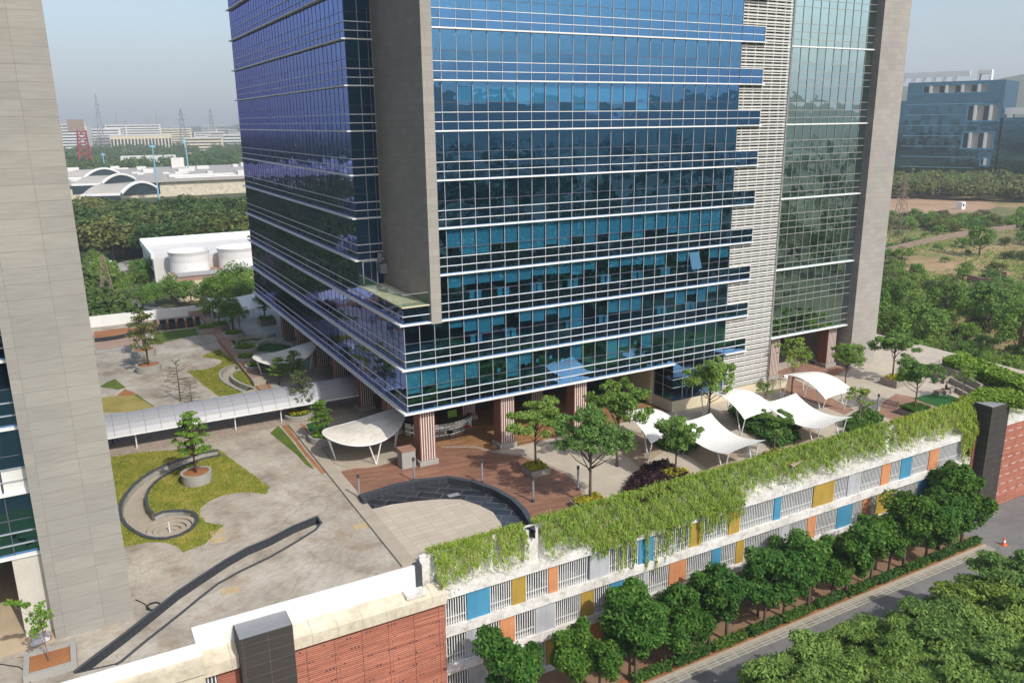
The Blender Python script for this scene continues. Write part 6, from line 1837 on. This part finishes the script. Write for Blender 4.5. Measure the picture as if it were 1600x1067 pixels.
# named trees near the service road and plant building
nl = [((345, 480), 1.35, "airy tree before the cream plant building"), ((372, 470), 1.6, "tall airy tree against the cooling tower"), ((330, 470), 1.1, "dark tree at the plant building's foot"), ((300, 480), 1.15, "round tree beside the plant pipes"), ((270, 475), 1.2, "dark round tree behind the white court wall"),
      ((225, 490), 1.15, "tree at the edge of the service road"), ((245, 480), 1.0, "small tree on the service road verge"), ((150, 500), 1.3, "dark tree behind the lattice mast"), ((140, 470), 1.35, "dark tree between the stone tower and the mast"), ((395, 478), 1.4, "dark tree beside the glass tower's far corner"), ((385, 490), 1.2, "low tree by the far columns"), ((360, 490), 1.1, "low tree behind the shade canopy")]
for q, sc, lb in nl:
    x, y = G(q[0], q[1], ZG); put_tree("garden_tree", "mid", (x, y, ZG), lb, None, sc * 0.85)
scatter(lambda: G(rt.uniform(140, 240), rt.uniform(428, 462), ZG), 26, "roadside_tree", ("mid", "scrub"), "low bushy tree along the service road", "tree", "bushy trees along the service road", 0.7, 1.1)
scatter(lambda: G(rt.uniform(118, 400), rt.uniform(352, 412), ZG), 120, "grove_tree", ("far", "far", "far_olive"), "dark spreading tree in the dense grove", "tree", "dense grove before the exhibition hall", 1.1, 1.7)
scatter(lambda: G(rt.uniform(112, 400), rt.uniform(338, 352), ZG), 60, "grove_tree", ("far", "far", "far_olive"), "dark spreading tree in the dense grove", "tree", "dense grove before the exhibition hall", 0.8, 1.1)


def wood(name, label, spots, seed, sc=(1, 1.5), keys=("far",)):
    """far-off wood as one mass: crowns merged into one mesh"""
    rg = np.random.default_rng(seed); Vs = []
    for (x, y) in spots:
        R = rg.uniform(*sc) * 4.6
        cs = dome(rg, R, R * 0.62, 9, 5.0 * R / 4.6, -0.3, 0.4); rd = np.full((9, 3), R * 0.42)
        V = leaf_arrays(cs, rd, 26, R * 0.2, 1.3, 0.6, 0.1, 0.5, rg); V += np.array([x, y, ZG]); Vs.append(V)
    o = bpy.data.objects.new(name, leaf_mesh(name, np.vstack(Vs), LEAF[keys[0]], 0.35, rg)); C.objects.link(o)
    tag(o, label, "woodland", None, "stuff")


def farspots(n, px0, px1, d0, d1):
    o = []
    for k in range(n):
        d = ray(rt.uniform(px0, px1), 220); d = Vector((d.x, d.y, 0)).normalized(); q = CAM + d * (d0 + (d1 - d0) * rt.random() ** 1.3)
        if -252 < q.x < 133 and 470 < q.y < 650: continue
        o.append((q.x, q.y))
    return o


wood("far_woodland", "hazy far woodland between the halls and the city", farspots(950, 60, 420, 690, 2600), 3, (0.9, 1.8))
wood("far_woodland", "hazy woodland at the foot of the blue building", farspots(520, 1360, 1660, 480, 612), 4, (0.6, 1.1), ("far_olive",))
wood("far_woodland", "woodland on the rising ground beyond the blue building", farspots(500, 1340, 1700, 760, 2000), 5, (1.3, 2.4))
# country past the close stone tower, mirrored in the side glazing
ws = []
for k in range(620):
    y = 85 + 385 * rt.random(); x = -rt.uniform(0.10, 0.46) * y - 4
    if (150 < y < 195 and -95 < x < -46) or (262 < y < 300 and -150 < x < -80) or (205 < y < 222): continue
    ws.append((x, y))
wood("woodland", "dense wood beside the exhibition hall, mirrored in the glass tower's side", ws, 16, (0.8, 1.25))
wood("woodland", "hazy wood past the long hall, mirrored in the glass tower's side", [(-rt.uniform(0.08, 0.5) * y, y) for y in [rt.uniform(660, 2300) for _ in range(420)]], 17, (0.9, 1.7))
for (x0, x1, y0, y1, h, lb) in ((-88, -52, 155, 188, 7.5, "white factory shed mirrored in the glass tower's side, the nearer one"), (-140, -88, 266, 296, 9, "white factory shed mirrored in the glass tower's side, the farther one")):
    t = thing("factory_shed", lb, "building", ((x0 + x1) / 2, y0, ZG))
    part("wall", MB().box(x0, x1, y0, y1, ZG, ZG + h), M["city_white"], t); part("roof", MB().box(x0 - .5, x1 + .5, y0 - .5, y1 + .5, ZG + h + 0.01, ZG + h + 0.5), M["roof_grey"], t)
    wn = MB()
    for k in range(7): wn.box(x1 + 0.01, x1 + 0.06, y0 + 2 + k * 4, y0 + 4.2 + k * 4, ZG + 2, ZG + h - 2)
    for k in range(10): wn.box(x0 + 3 + k * 5.5, x0 + 6 + k * 5.5, y0 - 0.06, y0 - 0.01, ZG + 2, ZG + h - 2)
    part("window_strip", wn, M["dark_glass"], t)
struct("service_road", MB().prism([(-160, 204), (-18, 204), (-18, 223), (-160, 223)], ZG + 0.03, ZG + 0.03), M["grey_pave"])
# country behind the camera, seen in the facade
sp = []
for k in range(2800):
    a = rt.uniform(D(95), D(300)); d = 60 + 1300 * rt.random() ** 1.5; x, y = CAM.x + d * math.sin(a), CAM.y + d * math.cos(a)
    if y < -66: sp.append((x, y))
wood("woodland", "wooded country on the camera's side of the street", sp, 6, (0.9, 1.7))
scatter(lambda: G(rt.uniform(1385, 1600), rt.uniform(278, 300), ZG), 10, "palm_tree", ("palm",), "small palm before the blue glass building", "palm", "palms before the blue building", 1.0, 1.5)
# scrubland
def scrub_spot():
    while True:
        px, py = rt.uniform(1365, 1625), rt.uniform(345, 585)
        x, y = G(px, py, ZG)
        dens = 0.85 if py > 445 else (0.9 if 330 < py < 400 else 0.55)
        if px > 1480 and 375 < py < 440: dens = 0.3
        if rt.random() < dens and x > 79: return x, y
scatter(scrub_spot, 165, "scrub_bush", ("scrub", "scrub", "scrub_olive"), "green bush growing on the scrubland", "bush", "bushes on the scrubland", 0.4, 1.15)
scatter(lambda: G(rt.uniform(1385, 1610), rt.uniform(338, 362), ZG), 45, "scrub_bush", ("scrub", "scrub_olive"), "green bush growing on the scrubland", "bush", "bushes on the scrubland", 0.8, 1.6)
scatter(lambda: G(rt.uniform(1390, 1620), rt.uniform(290, 301), ZG), 40, "scrub_bush", ("scrub", "scrub_olive"), "green bush growing on the scrubland", "bush", "bushes on the scrubland", 1.6, 2.6)
for q, sc, lb in (((1378, 560), 1.3, "tall thin tree rising right beside the stone fin"), ((1385, 500), 1.2, "tree behind the stone fin at scrub level"), ((1545, 520), 1.4, "big round tree in the nearer scrub"), ((1475, 500), 1.2, "round tree in the middle of the scrub"), ((1530, 400), 1.3, "lone spreading tree on the brown grass"), ((1590, 560), 1.4, "tree just past the tall hedge"), ((1440, 545), 1.2, "tree below the spreading deck tree")):
    x, y = G(q[0], q[1], ZG); put_tree("scrub_tree", "mid", (x, y, ZG), lb, None, sc * 1.1)
gv = []
for k in range(17000):
    px, py = rt.uniform(1365, 1625), rt.uniform(336, 590); x, y = G(px, py, ZG)
    if x > 78 and math.sin(x * 0.09) + math.sin(y * 0.11 + 1) + rt.uniform(-1.6, 1.2) > 0: gv.append((x, y, ZG + 0.25))
V = leaf_arrays(gv, np.full((len(gv), 3), 0.7), 4, 0.36, 1.8, 0.2, -0.6, 0.2, np.random.default_rng(8))
o = bpy.data.objects.new("undergrowth", leaf_mesh("undergrowth", V, LEAF["scrub"], 0.5)); C.objects.link(o); tag(o, "rough undergrowth between the scrubland bushes", "undergrowth", None, "stuff")

# ================================================================== AIR, SKY, SUN, CAMERA
hz = MB().box(-6500, 6500, -6500, 6500, ZG - 1.2, 420).build("haze", [])
m, nt, out = newmat("haze air")
pv = N(nt, "ShaderNodeVolumePrincipled"); pv.inputs["Color"].default_value = (0.84, 0.93, 1.0, 1); pv.inputs["Density"].default_value = 0.00024; pv.inputs["Anisotropy"].default_value = 0.0
nt.links.new(pv.outputs[0], out.inputs["Volume"]); hz.data.materials.append(m); hz["kind"] = "stuff"; hz["label"] = "pale haze over the whole place"; hz["category"] = "haze"

SUN_EL, SUN_AZ = math.radians(44.5), math.atan2(0.215, -0.977)
S = Vector((math.sin(SUN_AZ) * math.cos(SUN_EL), math.cos(SUN_AZ) * math.cos(SUN_EL), math.sin(SUN_EL)))
ld = bpy.data.lights.new("sun", "SUN"); ld.energy = 3.05; ld.angle = math.radians(0.53); ld.color = (1.0, 0.96, 0.90)
lo = bpy.data.objects.new("sun", ld); C.objects.link(lo); lo.rotation_euler = (-S).to_track_quat("-Z", "Y").to_euler()
w = bpy.data.worlds.new("World"); bpy.context.scene.world = w; w.use_nodes = True
nt = w.node_tree; nt.nodes.clear()
sk = nt.nodes.new("ShaderNodeTexSky"); sk.sky_type = "NISHITA"; sk.sun_disc = False
sk.sun_elevation = SUN_EL; sk.sun_rotation = SUN_AZ; sk.altitude = 50; sk.air_density = 1.0; sk.dust_density = 2.5; sk.ozone_density = 1.0
bg = nt.nodes.new("ShaderNodeBackground"); bg.inputs[1].default_value = 0.145
wo = nt.nodes.new("ShaderNodeOutputWorld"); nt.links.new(sk.outputs[0], bg.inputs[0]); nt.links.new(bg.outputs[0], wo.inputs[0])

cd = bpy.data.cameras.new("camera"); cam = bpy.data.objects.new("camera", cd); C.objects.link(cam)
cd.sensor_width = 36; cd.lens = F / 1600 * 36; cd.clip_start = 0.5; cd.clip_end = 20000
mw = Matrix((RT, UP, -FW)).transposed().to_4x4(); mw.translation = CAM; cam.matrix_world = mw
sc = bpy.context.scene; sc.camera = cam
sc.view_settings.view_transform = "Standard"; sc.view_settings.look = "None"; sc.view_settings.exposure = 0.42; sc.view_settings.gamma = 1.0
sc.cycles.max_bounces = 8; sc.cycles.transparent_max_bounces = 12; sc.cycles.glossy_bounces = 3; sc.cycles.diffuse_bounces = 3; sc.cycles.volume_bounces = 0
sc.cycles.use_denoising = True; sc.cycles.caustics_reflective = False; sc.cycles.caustics_refractive = False
